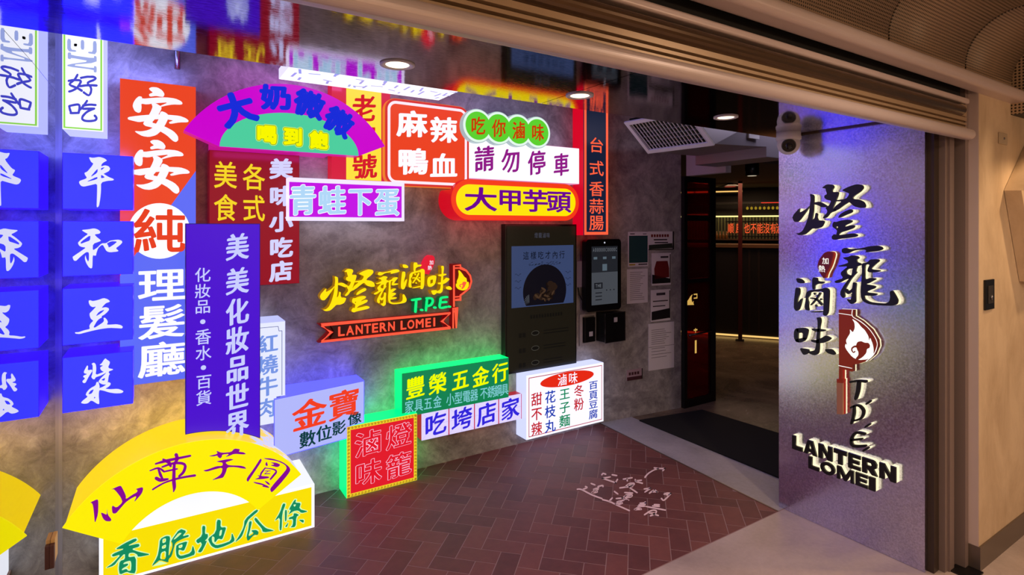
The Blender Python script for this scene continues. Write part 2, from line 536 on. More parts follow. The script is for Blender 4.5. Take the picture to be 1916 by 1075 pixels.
# glyph outlines (plane coordinates in millimetres)
GLYPHS = {
 'p_deng': [[[[-1778,1758],[-1824,1709],[-1812,1678],[-1787,1677],[-1729,1752],[-1722,1768],[-1741,1749],[-1778,1730],[-1783,1735]]],[[[-1721,1834],[-1699,1825],[-1699,1787],[-1702,1728],[-1709,1685],[-1694,1698],[-1689,1728],[-1678,1721],[-1682,1701],[-1674,1685],[-1655,1685],[-1640,1680],[-1655,1649],[-1684,1639],[-1711,1641],[-1727,1626],[-1751,1606],[-1782,1602],[-1803,1613],[-1782,1614],[-1761,1629],[-1744,1662],[-1731,1702],[-1724,1735],[-1721,1768],[-1716,1804]]],[[[-1699,1784],[-1668,1788],[-1645,1775],[-1623,1760],[-1636,1756],[-1655,1756],[-1674,1767],[-1699,1774]]],[[[-1653,1863],[-1629,1880],[-1598,1876],[-1590,1863],[-1601,1844],[-1599,1836],[-1567,1836],[-1570,1817],[-1579,1792],[-1588,1770],[-1598,1745],[-1576,1744],[-1582,1735],[-1610,1726],[-1629,1701],[-1645,1694],[-1650,1701],[-1626,1726],[-1626,1739],[-1636,1753],[-1616,1765],[-1604,1790],[-1629,1796],[-1642,1808],[-1640,1821],[-1626,1826],[-1634,1849],[-1634,1857],[-1650,1860]]],[[[-1551,1843],[-1518,1859],[-1477,1871],[-1448,1865],[-1443,1848],[-1459,1830],[-1485,1813],[-1496,1801],[-1494,1795],[-1465,1791],[-1442,1778],[-1433,1759],[-1436,1747],[-1459,1747],[-1488,1756],[-1506,1774],[-1515,1780],[-1539,1765],[-1563,1747],[-1579,1738],[-1594,1739],[-1588,1754],[-1579,1764],[-1548,1785],[-1582,1785],[-1579,1792],[-1530,1797],[-1518,1809],[-1512,1824],[-1530,1833]]],[[[-1570,1697],[-1560,1716],[-1536,1731],[-1506,1743],[-1496,1736],[-1500,1724],[-1530,1712],[-1554,1700]]],[[[-1591,1678],[-1579,1675],[-1554,1684],[-1518,1688],[-1497,1683],[-1503,1671],[-1530,1659],[-1539,1649],[-1500,1660],[-1485,1657],[-1491,1643],[-1524,1630],[-1554,1621],[-1570,1605],[-1579,1608],[-1573,1630],[-1585,1640],[-1598,1649],[-1598,1665]],[[-1582,1651],[-1568,1652],[-1573,1638]]],[[[-1602,1598],[-1591,1611],[-1570,1606],[-1530,1611],[-1491,1617],[-1471,1609],[-1477,1598],[-1518,1591],[-1560,1586],[-1588,1579],[-1601,1585]]]],
 'p_long': [[[[-1550,1532],[-1532,1541],[-1513,1533],[-1468,1538],[-1437,1544],[-1418,1551],[-1376,1556],[-1358,1550],[-1352,1539],[-1367,1530],[-1400,1524],[-1437,1518],[-1428,1526],[-1434,1533],[-1474,1530],[-1496,1524],[-1513,1513],[-1535,1509],[-1550,1515]]],[[[-1545,1488],[-1519,1492],[-1500,1502],[-1474,1500],[-1463,1490],[-1477,1478],[-1474,1468],[-1455,1462],[-1454,1452],[-1474,1446],[-1477,1431],[-1496,1433],[-1522,1428],[-1522,1443],[-1558,1438],[-1573,1442],[-1542,1451],[-1516,1462],[-1522,1475],[-1539,1481]]],[[[-1519,1442],[-1519,1428],[-1529,1417],[-1526,1404],[-1513,1398],[-1496,1396],[-1506,1382],[-1535,1371],[-1562,1353],[-1582,1350],[-1588,1358],[-1575,1366],[-1542,1379],[-1555,1398],[-1555,1409],[-1532,1431]]],[[[-1496,1435],[-1477,1432],[-1481,1421],[-1474,1414],[-1487,1400],[-1500,1382],[-1509,1368],[-1522,1343],[-1532,1322],[-1537,1301],[-1534,1281],[-1545,1273],[-1558,1289],[-1557,1309],[-1539,1342],[-1522,1367],[-1500,1399]]],[[[-1493,1363],[-1477,1359],[-1481,1323],[-1481,1283],[-1481,1260],[-1500,1246],[-1516,1256],[-1526,1272],[-1505,1269],[-1500,1291],[-1498,1312],[-1516,1296],[-1529,1302],[-1535,1318],[-1526,1326],[-1516,1313],[-1498,1328],[-1496,1345]]],[[[-1452,1462],[-1424,1469],[-1412,1484],[-1376,1488],[-1367,1480],[-1385,1463],[-1397,1449],[-1409,1435],[-1367,1433],[-1364,1427],[-1388,1420],[-1415,1418],[-1424,1424],[-1421,1441],[-1412,1458],[-1434,1458],[-1437,1430],[-1437,1381],[-1424,1385],[-1412,1391],[-1388,1391],[-1384,1385],[-1397,1377],[-1418,1362],[-1435,1357],[-1397,1354],[-1385,1350],[-1390,1339],[-1409,1330],[-1432,1316],[-1382,1315],[-1378,1309],[-1394,1301],[-1424,1299],[-1440,1298],[-1437,1281],[-1412,1268],[-1376,1267],[-1341,1269],[-1323,1281],[-1319,1304],[-1322,1329],[-1310,1338],[-1295,1313],[-1285,1292],[-1289,1272],[-1306,1262],[-1341,1258],[-1382,1256],[-1418,1257],[-1443,1267],[-1455,1286],[-1457,1326],[-1452,1379],[-1449,1429]]]],
 'p_lu': [[[[-1800,1359],[-1776,1359],[-1756,1346],[-1754,1334],[-1780,1332],[-1795,1338]]],[[[-1803,1306],[-1780,1306],[-1778,1277],[-1790,1243],[-1793,1214],[-1776,1242],[-1763,1250],[-1771,1216],[-1783,1182],[-1800,1172],[-1813,1187],[-1813,1221],[-1808,1265]]],[[[-1708,1371],[-1680,1371],[-1678,1352],[-1639,1353],[-1648,1341],[-1680,1336],[-1694,1325],[-1694,1305],[-1708,1303]]],[[[-1742,1283],[-1723,1299],[-1662,1310],[-1634,1322],[-1616,1312],[-1616,1280],[-1619,1225],[-1621,1188],[-1634,1166],[-1650,1171],[-1646,1199],[-1646,1263],[-1646,1300],[-1699,1292],[-1718,1286],[-1720,1269],[-1734,1254],[-1732,1240],[-1727,1231],[-1730,1207],[-1725,1184],[-1746,1186],[-1751,1204],[-1744,1248]]],[[[-1725,1180],[-1648,1194],[-1648,1185],[-1708,1177]]],[[[-1704,1287],[-1687,1287],[-1694,1272]]],[[[-1690,1226],[-1678,1213],[-1690,1210]]],[[[-1666,1261],[-1650,1256],[-1664,1247]]],[[[-1663,1292],[-1670,1291],[-1675,1280],[-1682,1269],[-1689,1257],[-1699,1244],[-1710,1230],[-1719,1219],[-1718,1215],[-1714,1215],[-1704,1225],[-1692,1239],[-1681,1252],[-1673,1264],[-1666,1276],[-1660,1286]]],[[[-1721,1255],[-1719,1252],[-1710,1252],[-1698,1251],[-1687,1248],[-1678,1240],[-1668,1230],[-1660,1221],[-1653,1223],[-1651,1230],[-1660,1239],[-1671,1249],[-1682,1256],[-1696,1259],[-1709,1259],[-1719,1258]]]],
 'p_wei': [[[[-1803,1074],[-1785,1076],[-1788,1042],[-1788,1014],[-1780,1001],[-1800,997],[-1813,1019],[-1813,1053]]],[[[-1803,1074],[-1756,1086],[-1730,1080],[-1734,1051],[-1744,1021],[-1763,1018],[-1759,1057],[-1788,1050]]],[[[-1800,1014],[-1763,1027],[-1739,1032],[-1751,1011],[-1780,996],[-1805,1001]]],[[[-1713,1087],[-1680,1092],[-1634,1093],[-1639,1083],[-1685,1073],[-1708,1079]]],[[[-1715,1026],[-1685,1027],[-1648,1051],[-1634,1063],[-1603,1052],[-1621,1033],[-1653,1016],[-1690,1012],[-1713,1015]]],[[[-1685,1152],[-1664,1157],[-1659,1137],[-1666,1099],[-1669,1034],[-1669,988],[-1673,957],[-1694,941],[-1727,947],[-1727,958],[-1694,969],[-1687,994],[-1685,1041],[-1678,1097],[-1678,1135]]],[[[-1780,967],[-1746,969],[-1727,968],[-1725,949],[-1751,933],[-1763,937]]],[[[-1639,987],[-1603,995],[-1581,973],[-1590,964],[-1621,967],[-1634,976]]]],
 'p_lantern': [[[[-1565,1211],[-1495,1217],[-1495,1184],[-1455,1163],[-1410,1127],[-1381,1079],[-1378,1048],[-1395,1003],[-1430,964],[-1470,942],[-1498,931],[-1498,896],[-1564,901]]]],
 'p_stem': [[[[-1564,899],[-1550,901],[-1550,843],[-1565,839]]]],
 'p_tassel': [[[[-1576,820],[-1545,825],[-1545,659],[-1575,654]]]],
 'p_tasselcap': [[[[-1576,840],[-1545,844],[-1545,826],[-1576,821]]]],
 'p_flame': [[[[-1498,1173],[-1470,1158],[-1452,1136],[-1435,1123],[-1417,1094],[-1415,1070],[-1410,1090],[-1398,1060],[-1393,1035],[-1394,1003],[-1420,976],[-1465,963],[-1495,972],[-1521,1000],[-1533,1020],[-1529,1037],[-1521,1030],[-1528,1054],[-1516,1077],[-1506,1096],[-1508,1117],[-1493,1100],[-1483,1126],[-1485,1153]]]],
 'p_curl': [[[[-1477,1038],[-1470,1056],[-1452,1064],[-1435,1058],[-1417,1061],[-1409,1050],[-1412,1035],[-1424,1029],[-1427,1007],[-1445,982],[-1470,962],[-1480,967],[-1465,989],[-1465,1005],[-1472,1017]]],[[[-1481,1008],[-1485,1007],[-1486,1004],[-1487,1002],[-1487,1001],[-1489,1002],[-1492,1004],[-1493,1007],[-1494,1010],[-1494,1014],[-1493,1017],[-1490,1020],[-1486,1024],[-1482,1026],[-1477,1026],[-1472,1026],[-1466,1025],[-1461,1032],[-1464,1038],[-1470,1038],[-1477,1037],[-1484,1035],[-1490,1031],[-1495,1026],[-1500,1020],[-1501,1013],[-1501,1008],[-1499,1003],[-1496,999],[-1492,996],[-1488,995],[-1484,998],[-1481,1001],[-1479,1005]]]],
 'p_trim': [[[[-1567,1191],[-1566,1190],[-1495,1188],[-1494,1190],[-1494,1191],[-1565,1193]]],[[[-1495,1219],[-1497,1218],[-1499,1208],[-1500,1195],[-1497,1183],[-1486,1175],[-1471,1169],[-1456,1161],[-1441,1151],[-1425,1139],[-1411,1125],[-1400,1110],[-1389,1093],[-1382,1078],[-1379,1067],[-1378,1059],[-1380,1048],[-1384,1034],[-1389,1018],[-1397,1004],[-1408,989],[-1421,975],[-1431,965],[-1431,963],[-1429,962],[-1419,973],[-1405,987],[-1394,1002],[-1386,1017],[-1380,1033],[-1377,1048],[-1375,1059],[-1376,1069],[-1379,1080],[-1386,1095],[-1397,1112],[-1409,1128],[-1423,1142],[-1438,1154],[-1454,1165],[-1469,1172],[-1484,1178],[-1494,1185],[-1497,1196],[-1495,1208],[-1494,1217]]],[[[-1567,914],[-1566,912],[-1498,912],[-1496,914],[-1497,915],[-1565,916]]]],
 'p_tag': [[[[-1623,1518],[-1601,1515],[-1595,1500],[-1612,1440],[-1634,1397],[-1642,1366],[-1661,1391],[-1680,1428],[-1672,1467],[-1645,1506]]]],
 'p_tagtxt': [[[[-1634,1466],[-1654,1422]]]],
 'p_T': [[[[-1513,837],[-1508,833],[-1496,839],[-1483,844],[-1470,849],[-1456,851],[-1443,852],[-1430,853],[-1425,861],[-1428,868],[-1441,866],[-1455,864],[-1470,861],[-1485,856],[-1499,849],[-1511,844]]],[[[-1466,857],[-1475,849],[-1476,835],[-1477,821],[-1479,806],[-1482,790],[-1486,772],[-1489,756],[-1483,751],[-1475,756],[-1470,772],[-1465,789],[-1461,807],[-1459,823],[-1458,838],[-1457,852]]]],
 'p_P': [[[[-1488,725],[-1494,720],[-1495,705],[-1496,689],[-1498,673],[-1501,656],[-1505,639],[-1508,624],[-1504,619],[-1497,623],[-1492,639],[-1487,657],[-1483,675],[-1482,692],[-1483,708],[-1483,722]]],[[[-1510,703],[-1505,702],[-1494,710],[-1481,719],[-1471,722],[-1463,719],[-1454,711],[-1450,703],[-1450,693],[-1454,679],[-1460,668],[-1470,659],[-1484,651],[-1495,644],[-1497,640],[-1494,637],[-1482,642],[-1467,650],[-1453,660],[-1443,676],[-1437,694],[-1436,710],[-1443,723],[-1455,732],[-1469,735],[-1484,729],[-1498,718],[-1509,709]]]],
 'p_E': [[[[-1432,590],[-1434,597],[-1448,597],[-1465,596],[-1481,590],[-1495,576],[-1504,558],[-1510,542],[-1511,526],[-1508,511],[-1496,503],[-1475,507],[-1450,517],[-1431,526],[-1427,533],[-1432,538],[-1451,530],[-1474,522],[-1490,519],[-1495,523],[-1496,532],[-1495,543],[-1491,555],[-1484,569],[-1477,578],[-1466,582],[-1451,583],[-1437,584]]],[[[-1508,535],[-1504,531],[-1449,556],[-1446,563],[-1450,567],[-1505,542]]]],
 'p_dot1': [[[[-1433,743],[-1427,742],[-1406,764],[-1406,770],[-1411,771],[-1433,749]]]],
 'p_dot2': [[[[-1438,622],[-1433,622],[-1409,646],[-1409,652],[-1415,653],[-1438,629]]]],
 'p_dot3': [[[[-1448,499],[-1442,498],[-1417,522],[-1416,529],[-1422,530],[-1447,506]]]],
 'p_lanternbox': [[[[-1826,462],[-1828,386],[-1296,394],[-1286,472]]]],
 'p_lomeibox': [[[[-1733,376],[-1733,310],[-1389,314],[-1385,383]]]],
 'an': [[[[-49,2370],[-35,2379],[-11,2380],[10,2368],[21,2349],[15,2333],[-1,2333],[-17,2335],[-45,2327],[-49,2340],[-30,2351],[-43,2360]]],[[[-92,2324],[-79,2323],[-78,2312],[-22,2325],[26,2333],[69,2332],[96,2321],[103,2309],[96,2302],[58,2299],[26,2289],[5,2280],[-1,2284],[39,2308],[-22,2296],[-58,2285],[-82,2287],[-80,2269],[-83,2244],[-94,2237],[-110,2245],[-119,2269],[-115,2289],[-105,2309]]],[[[-38,2292],[-19,2297],[6,2282],[7,2269],[-6,2239],[-22,2213],[-36,2193],[-14,2189],[21,2179],[61,2158],[81,2134],[83,2112],[72,2100],[58,2105],[31,2133],[2,2151],[-17,2162],[-40,2169],[-64,2173],[-74,2183],[-69,2196],[-53,2222],[-40,2251],[-32,2277]]],[[[-1,2246],[7,2258],[26,2252],[38,2241],[35,2216],[23,2186],[5,2153],[-17,2129],[-48,2117],[-76,2119],[-100,2132],[-111,2143],[-82,2143],[-53,2152],[-30,2168],[-14,2195],[-3,2221]]],[[[-139,2211],[-100,2222],[-48,2233],[-1,2240],[42,2242],[88,2242],[116,2233],[131,2221],[127,2211],[88,2207],[45,2194],[39,2203],[61,2214],[37,2217],[-1,2215],[-32,2210],[-69,2196],[-92,2190],[-115,2194],[-139,2199]]]],
 'ping': [[[[-284,1980],[-269,1977],[-244,1984],[-225,1978],[-214,1968],[-225,1961],[-235,1951],[-238,1938],[-223,1945],[-208,1941],[-202,1929],[-208,1917],[-223,1907],[-229,1904],[-208,1889],[-191,1882],[-187,1877],[-193,1873],[-212,1871],[-238,1862],[-238,1822],[-241,1783],[-246,1749],[-252,1742],[-255,1746],[-254,1783],[-253,1822],[-253,1856],[-279,1847],[-304,1839],[-315,1843],[-322,1858],[-319,1866],[-296,1877],[-292,1883],[-298,1893],[-302,1904],[-290,1911],[-273,1938],[-267,1951],[-275,1956],[-281,1969]],[[-250,1930],[-252,1907],[-281,1883]],[[-298,1860],[-252,1890],[-252,1877]],[[-238,1900],[-222,1887],[-238,1881]],[[-238,1931],[-222,1936],[-238,1919]]]],
 'he': [[[[-313,1635],[-285,1638],[-265,1643],[-249,1637],[-239,1625],[-244,1617],[-263,1614],[-256,1603],[-238,1585],[-241,1581],[-269,1569],[-270,1537],[-252,1551],[-236,1571],[-218,1571],[-204,1583],[-187,1586],[-171,1588],[-157,1583],[-154,1574],[-164,1561],[-181,1546],[-169,1534],[-174,1530],[-204,1527],[-217,1533],[-225,1551],[-230,1562],[-236,1563],[-249,1549],[-256,1524],[-257,1513],[-263,1513],[-270,1515],[-271,1456],[-277,1452],[-285,1459],[-295,1480],[-300,1501],[-297,1518],[-295,1503],[-287,1484],[-284,1495],[-284,1529],[-294,1531],[-307,1519],[-321,1504],[-332,1490],[-341,1492],[-346,1509],[-339,1515],[-316,1534],[-295,1552],[-312,1555],[-321,1561],[-326,1574],[-321,1582],[-302,1603],[-287,1616],[-300,1624]],[[-278,1612],[-280,1585],[-297,1578],[-316,1569],[-314,1580]],[[-216,1571],[-197,1581],[-174,1579],[-187,1565],[-208,1549],[-210,1559]]]],
 'dou': [[[[-285,1301],[-278,1302],[-270,1297],[-249,1301],[-228,1309],[-213,1303],[-203,1292],[-206,1288],[-219,1284],[-229,1272],[-236,1262],[-220,1265],[-208,1259],[-207,1250],[-215,1239],[-225,1229],[-236,1223],[-234,1217],[-246,1210],[-254,1200],[-260,1188],[-267,1173],[-262,1170],[-246,1181],[-231,1192],[-226,1201],[-229,1213],[-223,1215],[-215,1204],[-211,1192],[-216,1180],[-197,1179],[-178,1179],[-160,1173],[-152,1164],[-156,1156],[-172,1159],[-205,1164],[-238,1162],[-270,1157],[-302,1150],[-319,1146],[-334,1149],[-337,1154],[-334,1156],[-323,1155],[-302,1162],[-280,1166],[-283,1180],[-278,1192],[-267,1204],[-276,1212],[-281,1226],[-282,1240],[-272,1251],[-256,1271],[-270,1268],[-280,1276],[-285,1291]],[[-223,1254],[-236,1238],[-259,1223],[-246,1245]]]],
 'jiang': [[[[-291,996],[-287,990],[-289,971],[-273,973],[-271,965],[-279,952],[-288,934],[-297,913],[-305,913],[-310,922],[-298,935],[-306,942],[-305,948],[-290,954],[-302,959],[-304,967]]],[[[-275,1000],[-265,1005],[-258,996],[-256,974],[-259,944],[-229,955],[-220,959],[-218,950],[-239,939],[-259,934],[-262,925],[-269,926],[-276,938],[-271,951],[-270,976],[-270,994]]],[[[-221,1020],[-215,1012],[-204,1002],[-204,992],[-210,978],[-208,970],[-190,963],[-194,959],[-208,955],[-208,947],[-203,943],[-208,935],[-212,900],[-218,893],[-233,896],[-247,908],[-247,915],[-237,929],[-222,944],[-218,951],[-231,958],[-239,966],[-242,979],[-229,986],[-245,990],[-235,998],[-229,1010]],[[-238,918],[-222,927],[-225,912]]],[[[-253,912],[-247,908],[-243,887],[-245,880],[-231,884],[-218,893],[-210,905],[-200,897],[-202,888],[-210,880],[-222,874],[-202,868],[-173,866],[-157,857],[-149,849],[-157,842],[-182,845],[-206,853],[-227,865],[-245,872],[-247,848],[-244,805],[-251,805],[-275,828],[-288,815],[-302,815],[-315,821],[-308,831],[-288,847],[-297,856],[-292,870],[-279,885],[-259,895],[-256,909]],[[-265,879],[-273,859],[-287,857],[-279,873]],[[-263,843],[-259,836],[-266,834]]]],
 'xian': [[[[-267,407],[-239,416],[-236,403],[-237,347],[-249,306],[-252,351],[-255,386],[-259,402]]],[[[-228,352],[-217,345],[-205,334],[-205,367],[-202,335],[-187,308],[-192,301],[-208,306],[-219,320]]],[[[-191,446],[-157,456],[-150,451],[-133,404],[-134,387],[-110,401],[-90,409],[-89,419],[-97,425],[-70,428],[-66,418],[-72,397],[-104,362],[-91,393],[-115,385],[-134,373],[-153,352],[-171,331],[-184,335],[-187,362],[-184,372],[-169,357],[-146,376],[-153,401],[-171,434],[-180,446]]]],
 'cao': [[[[-21,524],[-18,520],[-5,521],[12,521],[33,522],[64,524],[100,525],[128,526],[130,532],[126,537],[98,537],[62,537],[30,537],[9,535],[-7,531],[-20,529]]],[[[9,542],[10,535],[17,528],[25,520],[31,514],[33,510],[36,504],[39,497],[45,493],[49,498],[48,506],[46,515],[41,525],[31,533],[21,539],[13,544]]],[[[64,559],[58,552],[61,542],[63,534],[63,529],[61,523],[56,516],[51,509],[52,504],[56,502],[63,507],[71,513],[77,522],[78,533],[75,544],[73,554]]],[[[-42,496],[-39,494],[-29,496],[-16,498],[-6,498],[1,492],[8,483],[15,475],[20,475],[21,481],[14,490],[5,500],[-6,507],[-19,507],[-32,503],[-42,500]]],[[[-9,508],[-11,504],[-9,491],[-6,476],[-3,464],[1,456],[4,451],[7,446],[12,445],[14,450],[12,455],[11,459],[9,466],[5,478],[0,493],[-5,505]]],[[[5,503],[9,499],[22,501],[39,504],[56,505],[72,502],[88,497],[97,491],[98,486],[96,475],[92,465],[87,458],[80,452],[74,446],[74,440],[79,437],[87,441],[96,447],[103,456],[108,468],[111,484],[105,500],[90,510],[72,515],[54,517],[36,515],[19,511],[6,507]]],[[[13,479],[16,475],[73,476],[74,480],[71,485],[14,484]]],[[[-32,404],[-28,401],[-15,408],[1,415],[18,422],[37,425],[58,427],[79,428],[103,428],[128,426],[148,424],[151,431],[146,437],[126,438],[101,439],[77,439],[55,437],[34,434],[15,430],[-3,423],[-19,416],[-32,409]]],[[[-21,462],[-21,452],[-15,446],[-8,439],[1,434],[12,433],[24,434],[34,435],[37,440],[33,445],[23,447],[11,449],[2,452],[-3,455],[-7,459],[-14,464]]],[[[59,514],[53,510],[51,488],[50,460],[49,436],[49,420],[50,409],[51,400],[52,390],[53,381],[53,373],[54,371],[56,371],[60,377],[64,385],[66,395],[66,406],[65,418],[64,432],[64,456],[64,484],[65,507]]]],
 'yu': [[[[202,513],[245,515],[237,533],[262,516],[305,511],[319,526],[345,517],[343,510],[339,505],[361,498],[374,486],[361,486],[319,499],[295,493],[277,491],[297,504],[264,507],[263,496],[255,489],[244,500],[243,507],[224,506]]],[[[235,479],[297,479],[318,470],[297,467],[278,464],[290,449],[307,443],[346,433],[366,423],[375,410],[358,415],[322,431],[287,438],[281,414],[269,390],[250,390],[215,389],[250,403],[262,416],[266,442],[226,440],[195,437],[179,447],[203,448],[238,455],[266,450],[266,466],[250,472]]]],
 'yuan': [[[[442,451],[448,435],[420,395],[390,353],[382,340],[375,351],[378,364],[408,401]]],[[[452,448],[497,436],[549,406],[581,374],[589,353],[576,333],[539,294],[497,257],[490,265],[487,279],[507,302],[549,342],[570,366],[562,387],[523,416],[471,436]]],[[[471,427],[477,404],[471,400],[463,413]]],[[[486,418],[518,409],[539,393],[525,382],[486,402],[510,402]]],[[[423,367],[446,356],[481,345],[484,336],[446,339],[410,347],[438,352]]],[[[458,331],[481,314],[489,297],[474,306]]],[[[404,337],[446,319],[479,295],[485,283],[446,301],[456,304],[415,325]]],[[[466,396],[462,397],[456,391],[448,383],[442,376],[439,369],[438,363],[437,357],[440,354],[443,354],[445,359],[447,364],[449,369],[455,376],[461,385],[467,391]]],[[[461,394],[462,391],[475,386],[491,380],[504,373],[510,368],[513,365],[513,363],[510,359],[504,353],[498,347],[493,341],[489,336],[485,331],[486,326],[491,324],[496,328],[501,333],[506,338],[512,344],[519,351],[522,359],[520,368],[514,375],[506,380],[492,386],[475,391],[463,396]]],[[[461,379],[462,376],[490,370],[491,371],[490,374],[462,380]]],[[[480,374],[478,375],[462,367],[462,365],[464,364],[480,372]]],[[[458,364],[460,361],[488,356],[489,358],[487,361],[460,366]]]],
 'xiang': [[[[-97,186],[-90,172],[-131,158],[-84,157],[-81,141],[-114,139],[-85,117],[-34,89],[-87,93],[-91,107],[-105,120],[-123,123],[-125,104],[-95,100],[-96,19],[-118,28],[-131,39],[-158,33],[-162,64],[-158,97],[-138,99],[-138,128],[-162,106],[-179,83],[-213,81],[-184,95],[-153,127],[-185,125],[-188,138],[-136,149],[-177,157],[-140,174]],[[-140,86],[-117,87],[-113,69],[-115,38],[-126,41],[-132,53],[-151,51],[-148,59],[-126,67],[-126,76],[-146,78]]]],
 'cui': [[[[0,151],[25,160],[43,152],[37,98],[35,55],[51,94],[51,116],[45,130],[82,178],[111,158],[92,137],[118,138],[121,128],[94,125],[63,115],[56,87],[49,56],[35,43],[35,27],[0,52],[-14,43],[-35,30],[-10,71],[-3,110]],[[10,149],[25,149],[24,130],[10,128]],[[8,115],[25,120],[24,102],[8,102]],[[4,86],[25,89],[23,47],[0,55]],[[77,159],[92,154],[65,134],[54,132]]],[[[68,105],[115,108],[109,87],[99,63],[77,79],[76,55],[87,43],[130,45],[137,84],[149,32],[118,28],[83,28],[68,47],[65,78]],[[77,97],[93,99],[93,86],[85,82],[77,86]]]],
 'di': [[[[177,165],[192,159],[189,120],[202,117],[203,99],[188,85],[199,85],[191,65],[174,33],[157,40],[177,69],[171,87],[159,81],[149,100],[178,115]]],[[[242,177],[260,170],[258,133],[285,127],[276,97],[266,69],[248,80],[236,65],[230,69],[232,91],[222,100],[219,88],[222,68],[239,48],[271,47],[306,51],[310,94],[325,47],[306,38],[271,32],[240,32],[219,50],[209,72],[202,93],[239,115]],[[256,119],[266,120],[262,92],[252,91]]]],
 'gua': [[[[425,180],[436,169],[395,142],[386,135],[374,108],[359,63],[347,50],[322,36],[347,70],[365,104],[369,142]]],[[[390,127],[404,123],[395,82],[386,48],[413,57],[398,78],[425,72],[436,57],[432,43],[413,50],[387,26],[380,33],[378,54],[386,85]]],[[[421,140],[450,93],[472,66],[497,52],[514,41],[456,49],[450,73],[413,128]]]],
 'tiao': [[[[554,176],[569,169],[551,126],[548,34],[537,37],[540,108],[511,91],[540,132]]],[[[564,139],[575,134],[572,75],[564,77]]],[[[613,180],[622,177],[616,163],[646,154],[636,123],[686,97],[649,97],[632,117],[609,120],[580,107],[596,130],[583,134]],[[606,155],[622,153],[613,140]]],[[[608,108],[622,104],[637,91],[622,85],[619,31],[590,37],[604,45],[606,79],[583,82],[586,92],[608,93]]],[[[583,69],[575,43],[564,48]]],[[[632,67],[662,58],[659,40]]]],
 'hao': [[[[-324,2367],[-329,2365],[-333,2356],[-336,2348],[-341,2339],[-347,2331],[-356,2322],[-360,2310],[-352,2302],[-341,2298],[-331,2295],[-324,2291],[-317,2286],[-311,2282],[-306,2286],[-306,2293],[-312,2297],[-319,2301],[-328,2305],[-338,2309],[-348,2312],[-351,2314],[-349,2316],[-342,2324],[-334,2333],[-329,2343],[-325,2352],[-322,2361]]],[[[-363,2326],[-360,2322],[-353,2325],[-346,2327],[-339,2329],[-331,2330],[-322,2331],[-317,2330],[-318,2331],[-319,2329],[-321,2323],[-325,2315],[-329,2306],[-335,2299],[-342,2293],[-351,2287],[-360,2283],[-361,2276],[-357,2273],[-348,2277],[-339,2283],[-330,2290],[-323,2300],[-317,2310],[-313,2319],[-310,2326],[-309,2333],[-313,2341],[-321,2342],[-331,2341],[-340,2340],[-348,2338],[-355,2335],[-361,2333]]],[[[-318,2347],[-314,2342],[-306,2346],[-297,2349],[-288,2352],[-279,2353],[-271,2354],[-265,2354],[-262,2353],[-262,2354],[-262,2354],[-270,2348],[-282,2341],[-292,2332],[-291,2320],[-286,2314],[-282,2310],[-280,2305],[-279,2299],[-279,2293],[-281,2285],[-283,2278],[-284,2275],[-288,2277],[-295,2282],[-302,2288],[-307,2285],[-307,2278],[-300,2273],[-292,2267],[-283,2265],[-276,2273],[-272,2283],[-271,2293],[-270,2301],[-272,2309],[-274,2317],[-279,2323],[-284,2327],[-285,2326],[-279,2331],[-266,2338],[-257,2346],[-253,2355],[-257,2362],[-262,2365],[-270,2366],[-279,2364],[-289,2363],[-298,2360],[-308,2356],[-316,2353]]],[[[-322,2308],[-319,2303],[-308,2306],[-296,2310],[-284,2312],[-273,2314],[-262,2314],[-253,2315],[-249,2321],[-252,2326],[-262,2326],[-273,2325],[-284,2323],[-297,2321],[-309,2317],[-320,2314]]]],
 'chi': [[[[-357,2217],[-361,2212],[-360,2205],[-359,2198],[-358,2192],[-356,2186],[-354,2180],[-352,2174],[-346,2174],[-344,2180],[-346,2185],[-348,2191],[-349,2196],[-351,2202],[-352,2208],[-353,2215]]],[[[-356,2178],[-353,2173],[-320,2178],[-317,2184],[-320,2189],[-354,2184]]],[[[-323,2177],[-318,2180],[-316,2191],[-314,2203],[-314,2214],[-315,2221],[-319,2227],[-326,2228],[-337,2225],[-349,2220],[-359,2216],[-361,2209],[-357,2205],[-347,2210],[-335,2214],[-326,2217],[-324,2216],[-323,2216],[-323,2212],[-323,2204],[-325,2192],[-327,2181]]],[[[-288,2249],[-293,2248],[-297,2240],[-302,2231],[-306,2223],[-311,2216],[-315,2209],[-320,2202],[-318,2196],[-313,2195],[-309,2202],[-304,2209],[-299,2217],[-295,2226],[-290,2234],[-286,2243]]],[[[-310,2218],[-306,2214],[-298,2216],[-290,2219],[-282,2221],[-274,2222],[-265,2222],[-257,2222],[-253,2228],[-256,2233],[-264,2233],[-273,2233],[-282,2232],[-291,2230],[-300,2227],[-308,2225]]],[[[-310,2204],[-307,2198],[-262,2205],[-259,2211],[-262,2216],[-307,2210]]],[[[-259,2213],[-264,2216],[-272,2211],[-282,2205],[-291,2198],[-298,2190],[-305,2181],[-310,2173],[-312,2166],[-313,2159],[-312,2152],[-307,2147],[-302,2144],[-295,2143],[-287,2143],[-277,2144],[-269,2146],[-263,2148],[-258,2150],[-254,2154],[-251,2159],[-250,2165],[-251,2171],[-253,2175],[-256,2179],[-260,2183],[-265,2181],[-266,2174],[-263,2170],[-260,2168],[-260,2166],[-259,2165],[-260,2163],[-260,2162],[-262,2160],[-265,2158],[-270,2157],[-278,2155],[-287,2154],[-294,2154],[-299,2155],[-303,2157],[-304,2158],[-305,2160],[-304,2163],[-302,2168],[-298,2174],[-293,2182],[-286,2189],[-278,2195],[-269,2201],[-260,2206]]]],
